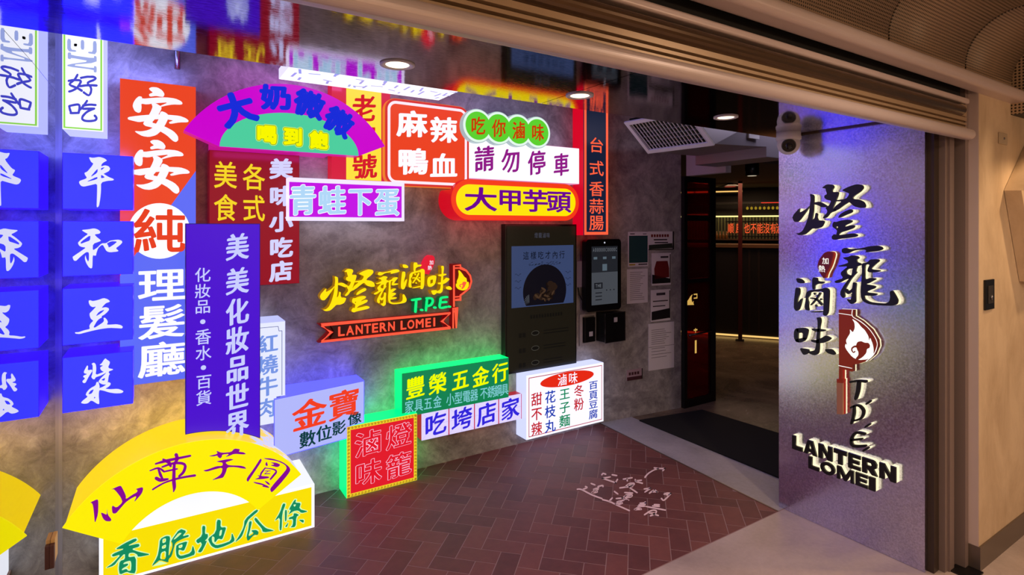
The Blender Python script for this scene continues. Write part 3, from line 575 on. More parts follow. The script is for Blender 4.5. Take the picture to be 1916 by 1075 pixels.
 'en': [[[[-364,2524],[-350,2523],[-351,2475],[-331,2475],[-331,2467],[-364,2465]]],[[[-314,2527],[-301,2527],[-301,2482],[-314,2482]]],[[[-268,2530],[-254,2530],[-254,2468],[-286,2468],[-286,2476],[-268,2478]]],[[[-362,2460],[-350,2461],[-350,2449],[-264,2448],[-264,2460],[-254,2459],[-254,2429],[-354,2403],[-264,2401],[-264,2412],[-254,2411],[-254,2382],[-265,2382],[-265,2394],[-363,2394],[-363,2404],[-277,2432],[-350,2437],[-351,2430],[-362,2430]]]],
 'en_dot': [[[[-339,2505],[-327,2506],[-328,2493],[-339,2492]]]],
 'floor': [[[[2688,2618],[2694,2614],[2713,2625],[2735,2636],[2757,2646],[2779,2652],[2802,2658],[2824,2662],[2842,2663],[2859,2663],[2873,2663],[2882,2669],[2884,2676],[2871,2677],[2854,2678],[2834,2677],[2812,2673],[2788,2668],[2764,2661],[2740,2651],[2717,2640],[2697,2630]]],[[[2854,2696],[2847,2685],[2852,2678],[2859,2669],[2867,2661],[2879,2653],[2892,2644],[2904,2638],[2916,2644],[2923,2655],[2911,2662],[2898,2670],[2886,2678],[2878,2686],[2872,2694],[2866,2702]]],[[[2923,2653],[2919,2657],[2873,2636],[2863,2626],[2867,2621],[2913,2642]]],[[[2474,2797],[2480,2795],[2490,2802],[2495,2806],[2497,2807],[2499,2803],[2501,2795],[2503,2787],[2512,2790],[2521,2802],[2519,2810],[2516,2819],[2511,2825],[2500,2822],[2490,2815],[2480,2808]]],[[[2539,2772],[2532,2761],[2551,2733],[2562,2738],[2569,2749],[2550,2777]]],[[[2514,2749],[2517,2759],[2456,2772],[2446,2764],[2443,2754],[2503,2741]]],[[[2450,2769],[2443,2758],[2474,2661],[2483,2664],[2491,2675],[2460,2772]]],[[[2472,2664],[2478,2661],[2528,2694],[2534,2705],[2528,2707],[2478,2674]]],[[[2554,2682],[2551,2672],[2616,2656],[2628,2663],[2631,2673],[2565,2689]]],[[[2591,2680],[2580,2676],[2556,2647],[2557,2640],[2567,2644],[2591,2673]]],[[[2628,2643],[2617,2638],[2609,2628],[2600,2617],[2597,2604],[2601,2590],[2608,2575],[2614,2563],[2624,2567],[2632,2577],[2625,2589],[2618,2604],[2615,2616],[2617,2622],[2621,2627],[2628,2636]]],[[[2608,2620],[2604,2610],[2641,2597],[2653,2604],[2657,2614],[2620,2627]]],[[[2494,2594],[2497,2589],[2512,2595],[2528,2601],[2541,2605],[2551,2603],[2561,2599],[2566,2595],[2566,2594],[2567,2595],[2564,2594],[2553,2593],[2536,2593],[2521,2593],[2511,2584],[2510,2576],[2524,2576],[2541,2576],[2556,2578],[2571,2586],[2582,2599],[2583,2609],[2576,2615],[2565,2620],[2552,2621],[2535,2617],[2518,2611],[2502,2604]]],[[[2523,2605],[2519,2595],[2550,2583],[2560,2590],[2564,2600],[2534,2611]]],[[[2450,2604],[2446,2595],[2459,2591],[2474,2587],[2488,2582],[2503,2576],[2518,2570],[2531,2564],[2541,2571],[2545,2580],[2533,2586],[2518,2592],[2502,2598],[2487,2603],[2473,2607],[2460,2611]]],[[[2511,2584],[2502,2574],[2493,2493],[2501,2493],[2510,2502],[2519,2584]]],[[[2569,2511],[2565,2502],[2611,2488],[2622,2494],[2626,2503],[2579,2518]]],[[[2625,2498],[2624,2505],[2550,2485],[2541,2476],[2542,2470],[2616,2489]]],[[[2554,2452],[2555,2445],[2619,2461],[2629,2470],[2628,2476],[2563,2460]]],[[[2622,2475],[2612,2466],[2605,2430],[2613,2430],[2623,2439],[2630,2475]]],[[[2588,2459],[2583,2449],[2608,2431],[2618,2436],[2624,2445],[2599,2464]]],[[[2621,2395],[2620,2387],[2631,2387],[2641,2388],[2649,2386],[2655,2383],[2659,2378],[2664,2372],[2674,2376],[2681,2385],[2676,2391],[2671,2397],[2664,2401],[2653,2403],[2642,2403],[2631,2402]]],[[[2630,2386],[2625,2377],[2643,2366],[2653,2371],[2658,2380],[2641,2391]]],[[[2681,2384],[2677,2389],[2643,2375],[2602,2358],[2575,2349],[2572,2351],[2576,2359],[2582,2370],[2576,2373],[2566,2366],[2560,2354],[2556,2341],[2566,2335],[2597,2345],[2639,2361],[2673,2375]]],[[[2340,2752],[2333,2741],[2341,2709],[2350,2712],[2357,2723],[2349,2755]]],[[[2344,2691],[2343,2682],[2355,2681],[2369,2680],[2377,2679],[2377,2680],[2376,2679],[2370,2673],[2369,2664],[2378,2667],[2385,2675],[2393,2685],[2392,2695],[2381,2697],[2367,2698],[2354,2699]]],[[[2297,2677],[2295,2669],[2339,2666],[2348,2674],[2350,2683],[2306,2686]]],[[[2288,2667],[2285,2658],[2320,2651],[2330,2658],[2333,2667],[2297,2675]]],[[[2258,2647],[2260,2641],[2272,2644],[2284,2646],[2291,2647],[2294,2643],[2295,2637],[2303,2645],[2297,2646],[2284,2651],[2272,2655],[2263,2649],[2260,2639],[2271,2635],[2284,2630],[2296,2629],[2311,2646],[2310,2656],[2304,2663],[2293,2663],[2279,2660],[2267,2657]]],[[[2241,2712],[2241,2703],[2253,2704],[2268,2705],[2282,2709],[2294,2726],[2293,2735],[2291,2742],[2282,2739],[2275,2729],[2277,2722],[2278,2717],[2284,2723],[2277,2722],[2263,2721],[2250,2720]]],[[[2211,2734],[2208,2724],[2216,2722],[2223,2718],[2229,2708],[2232,2685],[2234,2653],[2237,2624],[2244,2596],[2253,2570],[2260,2551],[2268,2553],[2275,2563],[2268,2583],[2260,2608],[2253,2636],[2250,2665],[2248,2696],[2245,2721],[2237,2734],[2228,2739],[2220,2741]]],[[[2395,2593],[2386,2584],[2380,2544],[2388,2543],[2396,2552],[2402,2593]]],[[[2434,2544],[2429,2534],[2467,2501],[2477,2506],[2483,2516],[2444,2549]]],[[[2382,2497],[2385,2492],[2399,2497],[2413,2503],[2424,2505],[2434,2501],[2443,2495],[2446,2490],[2447,2492],[2443,2489],[2435,2487],[2422,2490],[2405,2495],[2392,2500],[2382,2494],[2379,2485],[2393,2480],[2409,2475],[2425,2472],[2439,2476],[2454,2486],[2463,2500],[2458,2509],[2448,2516],[2435,2520],[2420,2518],[2404,2512],[2390,2506]]],[[[2404,2508],[2400,2499],[2434,2480],[2444,2486],[2448,2495],[2414,2514]]],[[[2336,2514],[2332,2505],[2373,2488],[2383,2494],[2386,2503],[2345,2520]]],[[[2373,2503],[2367,2494],[2373,2478],[2380,2459],[2383,2450],[2390,2462],[2380,2472],[2370,2481],[2361,2476],[2356,2467],[2365,2458],[2377,2448],[2397,2455],[2395,2470],[2388,2490],[2382,2506]]],[[[2311,2480],[2309,2472],[2361,2465],[2371,2472],[2373,2480],[2320,2487]]],[[[2283,2464],[2284,2457],[2296,2459],[2308,2460],[2318,2460],[2324,2456],[2328,2451],[2336,2458],[2330,2458],[2316,2458],[2302,2459],[2293,2451],[2292,2444],[2306,2443],[2321,2443],[2335,2446],[2343,2462],[2338,2470],[2329,2475],[2318,2475],[2304,2473],[2292,2472]]],[[[2279,2510],[2282,2505],[2326,2525],[2333,2534],[2330,2539],[2286,2519]]],[[[2259,2551],[2253,2541],[2260,2530],[2267,2517],[2273,2500],[2277,2482],[2280,2460],[2283,2436],[2288,2409],[2294,2380],[2298,2358],[2306,2360],[2313,2368],[2308,2390],[2303,2419],[2298,2447],[2295,2470],[2292,2492],[2288,2512],[2282,2529],[2274,2543],[2268,2554]]],[[[2417,2396],[2413,2388],[2447,2371],[2456,2376],[2460,2384],[2426,2401]]],[[[2461,2395],[2451,2390],[2440,2372],[2444,2368],[2454,2374],[2465,2391]]],[[[2397,2385],[2393,2377],[2429,2358],[2439,2364],[2443,2372],[2406,2391]]],[[[2380,2377],[2376,2369],[2412,2346],[2422,2351],[2426,2359],[2390,2382]]],[[[2333,2356],[2334,2350],[2346,2352],[2357,2354],[2364,2354],[2369,2348],[2372,2338],[2382,2344],[2374,2347],[2360,2355],[2347,2362],[2338,2357],[2334,2349],[2347,2342],[2362,2334],[2374,2331],[2387,2348],[2384,2359],[2377,2367],[2366,2369],[2353,2366],[2341,2364]]],[[[2420,2351],[2414,2342],[2480,2250],[2490,2253],[2495,2261],[2429,2354]]],[[[2457,2334],[2452,2325],[2483,2297],[2492,2302],[2497,2310],[2466,2338]]],[[[2477,2340],[2472,2331],[2497,2311],[2507,2315],[2512,2324],[2487,2344]]],[[[2338,2283],[2340,2277],[2361,2282],[2387,2288],[2407,2290],[2419,2288],[2426,2282],[2429,2278],[2428,2277],[2422,2272],[2413,2268],[2399,2266],[2383,2265],[2368,2264],[2359,2257],[2359,2251],[2374,2251],[2391,2252],[2408,2256],[2423,2263],[2437,2273],[2444,2286],[2441,2294],[2432,2301],[2417,2304],[2394,2301],[2368,2295],[2346,2290]]],[[[2379,2285],[2375,2277],[2403,2260],[2412,2265],[2416,2273],[2388,2290]]],[[[2394,2269],[2387,2261],[2399,2229],[2407,2232],[2414,2239],[2402,2271]]]],
 'w_T': [[[[1415,1160],[1422,1153],[1486,1158],[1490,1166],[1484,1173],[1419,1167]]],[[[1453,1166],[1445,1162],[1438,1079],[1446,1073],[1454,1076],[1460,1160]]]],
 'w_P': [[[[1531,1163],[1523,1160],[1515,1082],[1522,1076],[1529,1079],[1538,1158]]],[[[1519,1165],[1524,1158],[1538,1158],[1551,1158],[1560,1157],[1563,1153],[1565,1148],[1566,1142],[1563,1136],[1558,1128],[1552,1123],[1544,1121],[1534,1120],[1523,1119],[1519,1112],[1525,1105],[1536,1106],[1549,1108],[1561,1111],[1570,1119],[1577,1129],[1580,1139],[1580,1150],[1576,1160],[1566,1169],[1552,1172],[1537,1172],[1523,1172]]]],
 'w_E': [[[[1689,1164],[1684,1171],[1667,1171],[1649,1170],[1633,1167],[1624,1158],[1623,1148],[1622,1138],[1619,1124],[1616,1106],[1622,1089],[1642,1084],[1664,1087],[1682,1090],[1686,1097],[1679,1103],[1660,1101],[1641,1098],[1631,1099],[1631,1105],[1634,1120],[1637,1135],[1638,1146],[1639,1152],[1640,1154],[1652,1156],[1669,1157],[1685,1157]]],[[[1625,1130],[1631,1123],[1678,1123],[1683,1130],[1677,1137],[1629,1137]]]],
 'w_dota': [[[[1479,1090],[1484,1083],[1499,1081],[1504,1088],[1499,1096],[1484,1097]]]],
 'w_dotb': [[[[1575,1099],[1581,1091],[1596,1090],[1601,1097],[1596,1105],[1581,1106]]]],
 'w_dotc': [[[[1685,1097],[1690,1089],[1706,1088],[1711,1095],[1706,1102],[1690,1104]]]],
 'w_flame': [[[[1771,1349],[1795,1323],[1813,1297],[1831,1287],[1834,1258],[1849,1260],[1849,1229],[1831,1207],[1802,1201],[1771,1211],[1753,1231],[1753,1253],[1760,1246],[1760,1271],[1771,1289],[1776,1314]]]],
 'w_curl': [[[[1795,1260],[1813,1265],[1831,1258],[1824,1246],[1813,1224],[1792,1210],[1788,1219],[1799,1231]]],[[[1789,1227],[1788,1231],[1784,1234],[1780,1236],[1779,1237],[1780,1237],[1781,1239],[1783,1241],[1788,1242],[1795,1243],[1801,1244],[1803,1248],[1800,1251],[1793,1250],[1786,1249],[1779,1247],[1775,1244],[1772,1240],[1772,1235],[1775,1231],[1780,1228],[1784,1225]]]],
 'w_tag': [[[[1563,1458],[1583,1445],[1586,1421],[1580,1391],[1563,1358],[1550,1346],[1543,1322],[1524,1344],[1507,1360],[1505,1384],[1524,1429],[1543,1450]]]],
}
W = 3.55            # sign wall
# ---------------------------------------------------------------- setting
fl = box('floor', GROUT, None, -0.245, 3.14, 1.895, 3.56, -0.06, -0.0008)
tag(fl, kind='structure')
bm = bmesh.new()
w = 0.105
g = 0.0022
ex, ey = Vector((0.7071, -0.7071)), Vector((0.7071, 0.7071))
o0 = Vector((2.579, 2.193))
BR = [(-0.24, 1.90), (3.03, 1.90), (3.12, 3.545), (-0.24, 3.545)]
def clip(poly, region):
    out = poly
    n = len(region)
    for i in range(n):
        a, b = Vector(region[i]), Vector(region[(i + 1) % n])
        e = b - a
        nrm = Vector((-e.y, e.x))
        res = []
        for j in range(len(out)):
            p, q = Vector(out[j]), Vector(out[(j + 1) % len(out)])
            dp, dq = (p - a).dot(nrm), (q - a).dot(nrm)
            if dp >= 0:
                res.append(p)
            if dp * dq < 0:
                res.append(p + (q - p) * (dp / (dp - dq)))
        out = res
        if len(out) < 3:
            return []
    return out
for i in range(-40, 41):
    for j in range(-40, 41):
        s = (i - j) % 4
        if s == 0:
            r = (i, i + 2, j, j + 1)
        elif s == 2:
            r = (i, i + 1, j - 1, j + 1)
        else:
            continue
        cs = [(r[0] * w + g, r[2] * w + g), (r[1] * w - g, r[2] * w + g), (r[1] * w - g, r[3] * w - g), (r[0] * w + g, r[3] * w - g)]
        ps = clip([o0 + ex * a + ey * b for a, b in cs], BR)
        if len(ps) < 3:
            continue
        ar = sum(ps[k].x * ps[(k + 1) % len(ps)].y - ps[(k + 1) % len(ps)].x * ps[k].y for k in range(len(ps))) / 2
        if abs(ar) < 0.0004:
            continue
        add_prism(bm, [(p.x, p.y) for p in ps], 'Z', -0.01, 0.0)
link('herringbone_tiles', bm, BRICK, fl)
f2 = box('floor', BEIGE, None, -1.6, 6.5, -2.6, 1.897, -0.06, -0.001)
tag(f2, kind='structure')
f3 = prism('floor', GREYC, None, [(3.03, 1.90), (3.42, 1.90), (3.46, 3.56), (3.125, 3.56)], 'Z', -0.06, 0.001)
tag(f3, kind='structure')
f4 = prism('floor', TAN, None, [(3.30, 1.90), (11.5, 1.90), (11.5, 9.5), (3.30, 9.5)], 'Z', -0.07, -0.0005)
tag(f4, kind='structure')
tag(prism('threshold_edge', PLINTH, f3, [(3.026, 1.90), (3.034, 1.90), (3.128, 3.55), (3.12, 3.55)], 'Z', -0.02, 0.003))

tag(box('floor', GREYC, None, -0.60, -0.245, 1.895, 3.56, -0.16, -0.12), kind='structure')
wb = prism('wall_back', CONC, None, [(-0.60, W), (3.18, W), (4.02, 3.462), (4.02, 3.62), (3.2, 3.75), (-0.60, 3.75)], 'Z', -0.12, 2.95)
tag(wb, kind='structure')
wl = box('wall_left', MIRROR, None, -0.46, -0.425, 0.6, 3.55, -0.12, 2.95)
tag(wl, kind='structure')
tr = box('trim_1', pbr('corner_trim', (160, 158, 172), 0.4, 0.2), None, -0.425, -0.412, 3.537, 3.55, -0.12, 2.95)
tag(tr, kind='structure')
# soffit over the shutter line, higher ceiling behind it
cs_ = box('ceiling', SOFFIT, None, -0.46, 1.372, 1.115, 1.94, 2.176, 2.19)
tag(cs_, kind='structure')
cs2 = box('ceiling', SOFFIT, None, 1.376, 3.30, 1.115, 1.94, 2.176, 2.19)
tag(cs2, kind='structure')
tag(box('ceiling', pbr('ceiling_grey_paint', (92, 88, 94), 0.8), None, -0.60, 3.2, 1.9, 3.75, 2.95, 3.0), kind='structure')
tag(box('wall_front', pbr('ceiling_grey_paint', (92, 88, 94), 0.8), None, -0.46, 3.3, 1.90, 1.93, 2.19, 2.95), kind='structure')
ROOMP = pbr('room_dark_paint', (52, 42, 40), 0.7)
tag(box('ceiling', pbr('room_ceiling_paint', (104, 92, 84), 0.85), None, 4.02, 11.5, 3.47, 9.5, 2.31, 2.36), kind='structure')
tag(box('ceiling', ROOMP, None, 3.2, 11.5, 1.2, 3.47, 2.80, 2.85), kind='structure')
tag(box('wall_right', ROOMP, None, 11.4, 11.5, 1.2, 9.5, 0, 2.85), kind='structure')
tag(box('wall_room_far', ROOMP, None, 3.2, 11.5, 9.4, 9.5, 0, 2.85), kind='structure')
tag(box('wall_room_left', ROOMP, None, 3.2, 3.3, 3.75, 9.4, 0, 2.95), kind='structure')
# galvanized panel beside the entrance
pn = box('wall_entrance', PANEL, None, 3.085, 3.11, 1.187, 1.928, 0.0, 2.176)
tag(pn, kind='structure')
tag(box('trim_9', BROWN, None, 3.072, 3.085, 1.187, 1.80, 2.168, 2.176), kind='structure')  # added dark strip, drawn for the gap between panel and soffit
tag(box('wall_entrance_core', ROOMP, None, 3.11, 3.30, 1.20, 1.928, 0, 2.80), kind='structure')
tag(box('wall_front_right', ROOMP, None, 3.30, 11.5, 1.2, 1.32, 0, 2.80), kind='structure')
# shutter jamb: stepped metal profiles
tag(box('trim_2', JAMBD, None, 3.112, 3.165, 1.160, 1.2, 0, 2.176), kind='structure')
tag(box('trim_3', JAMB, None, 3.165, 3.192, 1.135, 1.2, 0, 2.176), kind='structure')
tag(box('trim_4', JAMB, None, 3.192, 3.240, 1.125, 1.2, 0, 2.176), kind='structure')
tag(box('trim_5', DARK, None, 3.240, 3.282, 1.150, 1.2, 0, 2.36), kind='structure')
tag(box('trim_6', JAMB, None, 3.282, 3.318, 1.095, 1.2, 0, 2.36), kind='structure')
wr = box('wall_corridor', CREAM, None, 3.322, 6.5, 1.055, 1.2, 0.0, 2.42)
tag(wr, kind='structure')
tag(box('trim_7', GREYMET, None, 3.3185, 3.3215, 1.056, 1.2, 0.0, 2.36), kind='structure')
tag(box('baseboard_right', PLINTH, None, 3.317, 6.5, 1.048, 1.2, 0.0, 0.115), kind='structure')
# corridor: fascia bar, perforated cove
bm = bmesh.new()
add_prism(bm, [(-y, z) for y, z in rrect(0.985, 1.075, 2.290, 2.345, 0.024)], 'X', -1.6, 3.86)
tag(link('trim_8', bm, GREYMET), kind='structure')
seams = [-1.6, 0.62, 2.41, 3.145, 3.738]
ceil_root = box('ceiling', ROOMP, None, -1.6, 6.5, 1.10, 1.12, 2.36, 2.80)
tag(ceil_root, kind='structure')
for k in range(4):
    x0, x1 = seams[k] + (0.006 if k != 3 else 0.010), seams[k + 1] - 0.006
    bm = bmesh.new()
    uvl = bm.loops.layers.uv.new('UVMap')
    prof = [(1.055, 2.345), (1.055, 2.40)]
    R = 0.21
    for q in range(1, 11):
        t = math.radians(9 * q)
        prof.append((1.055 - R + R * math.cos(t), 2.40 + R * math.sin(t)))
    prof += [(0.5, 2.61), (-2.6, 2.61)]
    ln = [0]
    for a, b in zip(prof, prof[1:]):
        ln.append(ln[-1] + math.dist(a, b))
    L0 = [bm.verts.new((x0, y, z)) for y, z in prof]
    L1 = [bm.verts.new((x1, y, z)) for y, z in prof]
    for q in range(len(prof) - 1):
        f = bm.faces.new([L0[q], L1[q], L1[q + 1], L0[q + 1]])
        f.smooth = q > 0
        for lp, (uu, vv) in zip(f.loops, ((x0, ln[q]), (x1, ln[q]), (x1, ln[q + 1]), (x0, ln[q + 1]))):
            lp[uvl].uv = (uu, vv)
    ob = link('cove_panel', bm, PERF, ceil_root, recalc=False)
    sm = ob.modifiers.new('s', 'SOLIDIFY')
    sm.thickness = 0.012
    sm.offset = 0
tag(box('cove_panel', PERF, ceil_root, 3.74, 6.5, -2.6, 0.79, 2.61, 2.62))
# perforated bulkhead at the right
bm = bmesh.new()
add_box(bm, 3.74, 4.6, 0.80, 1.054, 2.232, 2.60)
uvl = bm.loops.layers.uv.new('UVMap')
bmesh.ops.recalc_face_normals(bm, faces=bm.faces)
for f in bm.faces:
    for lp in f.loops:
        c = lp.vert.co
        lp[uvl].uv = (c.x + c.y, c.z) if abs(f.normal.z) < 0.5 else (5.0, 5.0)
bk = link('bulkhead_cover', bm, PERFB)
tag(bk, 'tan perforated metal bulkhead box at the right end of the corridor cove', 'bulkhead')
wd = bmesh.new()
vv = [wd.verts.new(p) for p in ((3.64, 1.053, 1.835), (3.64, 0.985, 1.832), (3.95, 0.985, 1.835), (3.95, 1.053, 1.835), (3.86, 0.985, 1.36), (3.95, 0.985, 1.36), (3.86, 1.053, 1.36), (3.95, 1.053, 1.36), (3.64, 1.053, 1.86), (3.95, 0.90, 2.10), (3.95, 1.053, 2.10))]
for f in ((1, 4, 5, 2), (0, 6, 4, 1), (4, 6, 7, 5), (1, 2, 9), (0, 1, 9, 10), (2, 5, 7, 3, 10, 9), (0, 10, 3, 7, 6)):
    wd.faces.new([vv[i] for i in f])
wdo = link('wall_canopy', wd, CREAM)
tag(wdo, 'cream wedge shaped wall box cut off by the right picture edge', 'wall box')

tag(box('wall_corridor_back', CREAM, None, -1.7, 6.5, -2.75, -2.6, 0, 2.62), kind='structure')
tag(box('wall_corridor_left', CREAM, None, -1.75, -1.6, -2.6, 1.1, 0, 2.62), kind='structure')

# ---------------------------------------------------------------- roller shutter
sh = thing('roller_shutter', 'raised tan roller shutter with rounded bottom bar across the shopfront', 'shutter', (1.4, 1.1, 2.09))
bm = bmesh.new()
add_prism(bm, [(-y, z) for y, z in rrect(1.052, 1.110, 2.066, 2.116, 0.024)], 'X', -1.6, 3.275)
link('bottom_bar', bm, GREYMET, sh)
bm = bmesh.new()
for z0, z1 in ((2.118, 2.131), (2.134, 2.150), (2.153, 2.176)):
    add_prism(bm, [(-y, z) for y, z in [(1.108, z0), (1.085, z0 + 0.003), (1.085, z1 - 0.003), (1.108, z1)]], 'X', -1.6, 3.268)
link('slats', bm, TANMET, sh)
bm = bmesh.new()
add_prism(bm, [(-y, z) for y, z in ellipse(1.096, 2.200, 0.034, 0.028, 24)], 'X', -1.6, 3.20)
link('roll', bm, BROWN, sh, False)
bm = bmesh.new()
add_prism(bm, [(-y, z) for y, z in rrect(1.072, 1.11, 2.236, 2.262, 0.008, 4)], 'X', -1.6, 3.26)
link('headbox_rail', bm, GREYMET, sh)
bm = bmesh.new()
add_box(bm, -1.6, 3.26, 1.108, 1.114, 2.118, 2.36)
link('headbox_back', bm, DARK, sh)
box('end_bracket', TANMET, sh, 3.20, 3.262, 1.082, 1.112, 2.176, 2.232, 0.004)

# corridor odds and ends
ks = thing('key_switch', 'black key switch plate on the cream wall beside the shutter jamb', 'switch', (3.435, 1.055, 1.25))
box('plate', BLACK, ks, 3.377, 3.492, 1.046, 1.055, 1.245, 1.392, 0.003)
box('inset', pbr('switch_inset', (52, 48, 46), 0.4), ks, 3.405, 3.465, 1.042, 1.047, 1.275, 1.362, 0.002)
lathe('keyhole', TRIMST, ks, (3.435, 0, 1.305), [(0.011, 1.036), (0.011, 1.043)], 16, 'Y')
bp = thing('blank_plate', 'small beige blank plate high on the cream wall', 'wall plate', (3.615, 1.055, 2.07))
box('plate', pbr('beige_plastic', (176, 158, 132), 0.5), bp, 3.563, 3.672, 1.047, 1.055, 2.068, 2.126, 0.004)
lathe('screw', TRIMST, bp, (3.618, 0, 2.097), [(0.006, 1.044), (0.006, 1.048)], 10, 'Y')
tag(box('shutter_base_plate', BLACK, None, 3.20, 3.316, 1.035, 1.134, -0.001, 0.006), 'black steel floor plate under the shutter guide slot', 'floor plate')

# downlights in the soffit
for i, (x, y, lb) in enumerate([(0.65, 1.72, 'round recessed ceiling light over the magenta fan sign, leftmost of three'), (1.42, 1.735, 'round recessed ceiling light at the seam in the steel ceiling'), (2.295, 1.705, 'round recessed ceiling light in the dark end of the steel ceiling near the camera')]):
    t = thing('downlight', lb, 'ceiling light', (x, y, 2.176), 'recessed lights in the steel ceiling')
    lathe('trim_ring', WHITEP, t, (x, y, 0), [(0.056, 2.176), (0.056, 2.172), (0.050, 2.170), (0.038, 2.1735), (0.038, 2.1755)], 40)
    lathe('lens', glow('lamp_lens', (255, 226, 190), 3.0), t, (x, y, 0), [(0.038, 2.1745), (0.037, 2.1738)], 32)
    lamp('SPOT', 'downlight_lamp', (x, y, 2.165), DOWN, (1.0, 0.80, 0.66), 0.03, angle=95)

# security camera
CC = Vector((2.972, 1.80, 2.112))
sc = thing('security_camera', 'white dome security camera under the steel ceiling beside the galvanized panel', 'camera', (CC.x, CC.y, 2.176))
lathe('base', WHITEP, sc, (CC.x, CC.y, 0), [(0.062, 2.1755), (0.062, 2.156), (0.065, 2.152), (0.065, 2.138), (0.057, 2.130)], 36)
bm = bmesh.new()
bmesh.ops.create_uvsphere(bm, u_segments=36, v_segments=24, radius=0.059, matrix=Matrix.Translation(CC))
link('dome', bm, WHITEP, sc, True)
dv = Vector((-0.80, -0.52, -0.28)).normalized()
for nm, m_, dist_, r1, r2, dp in (('lens_ring', BLACK, 0.048, 0.040, 0.033, 0.027),):
    bm = bmesh.new()
    bmesh.ops.create_cone(bm, cap_ends=True, segments=32, radius1=r1, radius2=r2, depth=dp, matrix=Matrix.Translation(CC + dv * dist_) @ dv.to_track_quat('Z', 'Y').to_matrix().to_4x4())
    link(nm, bm, m_, sc)
bm = bmesh.new()
bmesh.ops.create_uvsphere(bm, u_segments=24, v_segments=14, radius=0.024, matrix=Matrix.Translation(CC + dv * 0.046))
link('lens', bm, pbr('lens_glass', (16, 16, 24), 0.05), sc, True)

# ---------------------------------------------------------------- light-box signs
SIGNS = 'illuminated signs crowded on the concrete wall'
EPS = 0.003
def sign(name, label, x, z, depth=0.2):
    return thing(name, label, 'sign', (x, W, z), SIGNS)
def lightbox(root, loops, d, side, face, back=0.0, body=None, inset=0.006, fmat=None):
    """acrylic housing (sides glow too) with a printed front panel let into it"""
    if not isinstance(loops[0][0], (tuple, list)):
        loops = [loops]
    bm = bmesh.new()
    add_prism(bm, loops, 'Y', W - d + 0.004, W - back)
    for bl, b0, b1 in (body or []):
        add_prism(bm, bl, 'Y', W - b0, W - b1)
    link('housing', bm, side, root)
    fl_ = [offs(l, -inset) if i == 0 else l for i, l in enumerate(loops)] if inset else loops
    return prism('front_panel', face, root, fl_, 'Y', W - d, W - d + 0.006)

def spill(x0, x1, z, d, color, energy, up=25):
    """light the LED tubes of a sign throw on to the wall around it"""
    lamp('AREA', 'sign_spill_lamp', ((x0 + x1) / 2, W - d, z), energy * SPILL, color, x1 - x0, (math.radians(90 + up), 0, 0), size_y=0.03)

WHITE = glow('white_acrylic', (246, 246, 255), 1.15)
# hot snack sign with green rule
s = sign('vertical_light_box', 'white light box lettered 好吃 in blue with a lime green border, nearest the mirror', -0.305, 2.104)
lightbox(s, rect(-0.382, -0.229, 2.104, 2.72), 0.26, glow('lavender_acrylic', (196, 200, 252), 1.0, k=2.0), WHITE, inset=0.0)
bm = bmesh.new()
add_flat(bm, [offs(rect(-0.382, -0.229, 2.104, 2.72), -0.004), offs(rect(-0.382, -0.229, 2.104, 2.72), -0.011)], 'Y', W - 0.26 - 0.002)
link('border', bm, glow('lime_print', (150, 226, 84), 1.0), s)
brush('lettering', glow('blue_marker_print', (74, 76, 216), 0.9), s, 'Y', W - 0.26 - EPS, ['hao', 'chi'])
brush('rotated_lettering', glow('pale_blue_print', (162, 176, 236), 1.0), s, 'Y', W - 0.26 - EPS, 'en')
brush('square_mark', BLACK, s, 'Y', W - 0.26 - EPS - 0.001, 'en_dot')

# four blue boxes, one character each
BLUE = glow('blue_acrylic', (58, 62, 255), 1.0, k=4.5)
VIOL = glow('violet_blue_side', (58, 22, 240), 0.9, k=2.6)
CHW = glow('white_character', (226, 226, 255), 1.1)
BL = [('平', 'ping', 1.733, 1.995, 'topmost of the four stacked blue boxes'), ('和', 'he', 1.419, 1.677, 'second from top of the four stacked blue boxes'), ('豆', 'dou', 1.098, 1.362, 'third from top of the four stacked blue boxes'), ('漿', 'jiang', 0.783, 1.041, 'lowest of the four stacked blue boxes')]
for ch, key, z0, z1, lb in BL:
    s = thing('blue_light_box', 'blue light box lettered %s, %s' % (ch, lb), 'sign', (-0.25, W, z0), 'stacked blue light boxes')
    lightbox(s, rect(-0.383, -0.112, z0, z1), 0.25, VIOL, BLUE, back=0.105, body=[(rect(-0.383, -0.180, z0, z1), 0.106, 0.0)], inset=0.002)
    brush('lettering', CHW, s, 'Y', W - 0.25 - EPS, key)

for z in (1.074, 1.391, 1.705):
    spill(-0.40, -0.12, z, 0.20, (0.03, 0.04, 1.0), 1.0, 0)
spill(-0.38, -0.14, 2.02, 0.20, (0.16, 0.2, 1.0), 3.0, 30)
spill(-0.20, 0.10, 2.44, 0.10, (0.25, 0.28, 1.0), 2.2, 20)
# barber sign
s = sign('barber_sign', 'tall orange and blue sign lettered 安安純理髮廳 behind the blue boxes', 0.0, 0.836)
lightbox(s, rect(-0.172, 0.164, 0.836, 2.406), 0.09, glow('deep_orange_side', (206, 44, 24), 0.8), glow('orange_acrylic', (236, 70, 34), 1.0), inset=0.0)
bm = bmesh.new()
add_flat(bm, [(-0.172, 0.836), (0.164, 0.836), (0.164, 1.952), (-0.172, 1.40)], 'Y', W - 0.09 - 0.002)
link('blue_field', bm, glow('soft_blue_print', (92, 108, 246), 1.0), s)
bm = bmesh.new()
add_flat(bm, ellipse(0.0, 1.628, 0.137, 0.146, 48), 'Y', W - 0.09 - 0.003)
link('white_disc', bm, WHITE, s)
cw = glow('white_print', (242, 240, 255), 1.1)
bm = bmesh.new()
zz = [p[1] / 1000 for g_ in GLYPHS['an'] for p in g_[0]]
for mv in (None, lambda a, b: (a + 0.005, b - 0.275)):
    for loops in traced('an', True, 0, mv):
        add_flat(bm, loops, 'Y', W - 0.09 - 0.004)
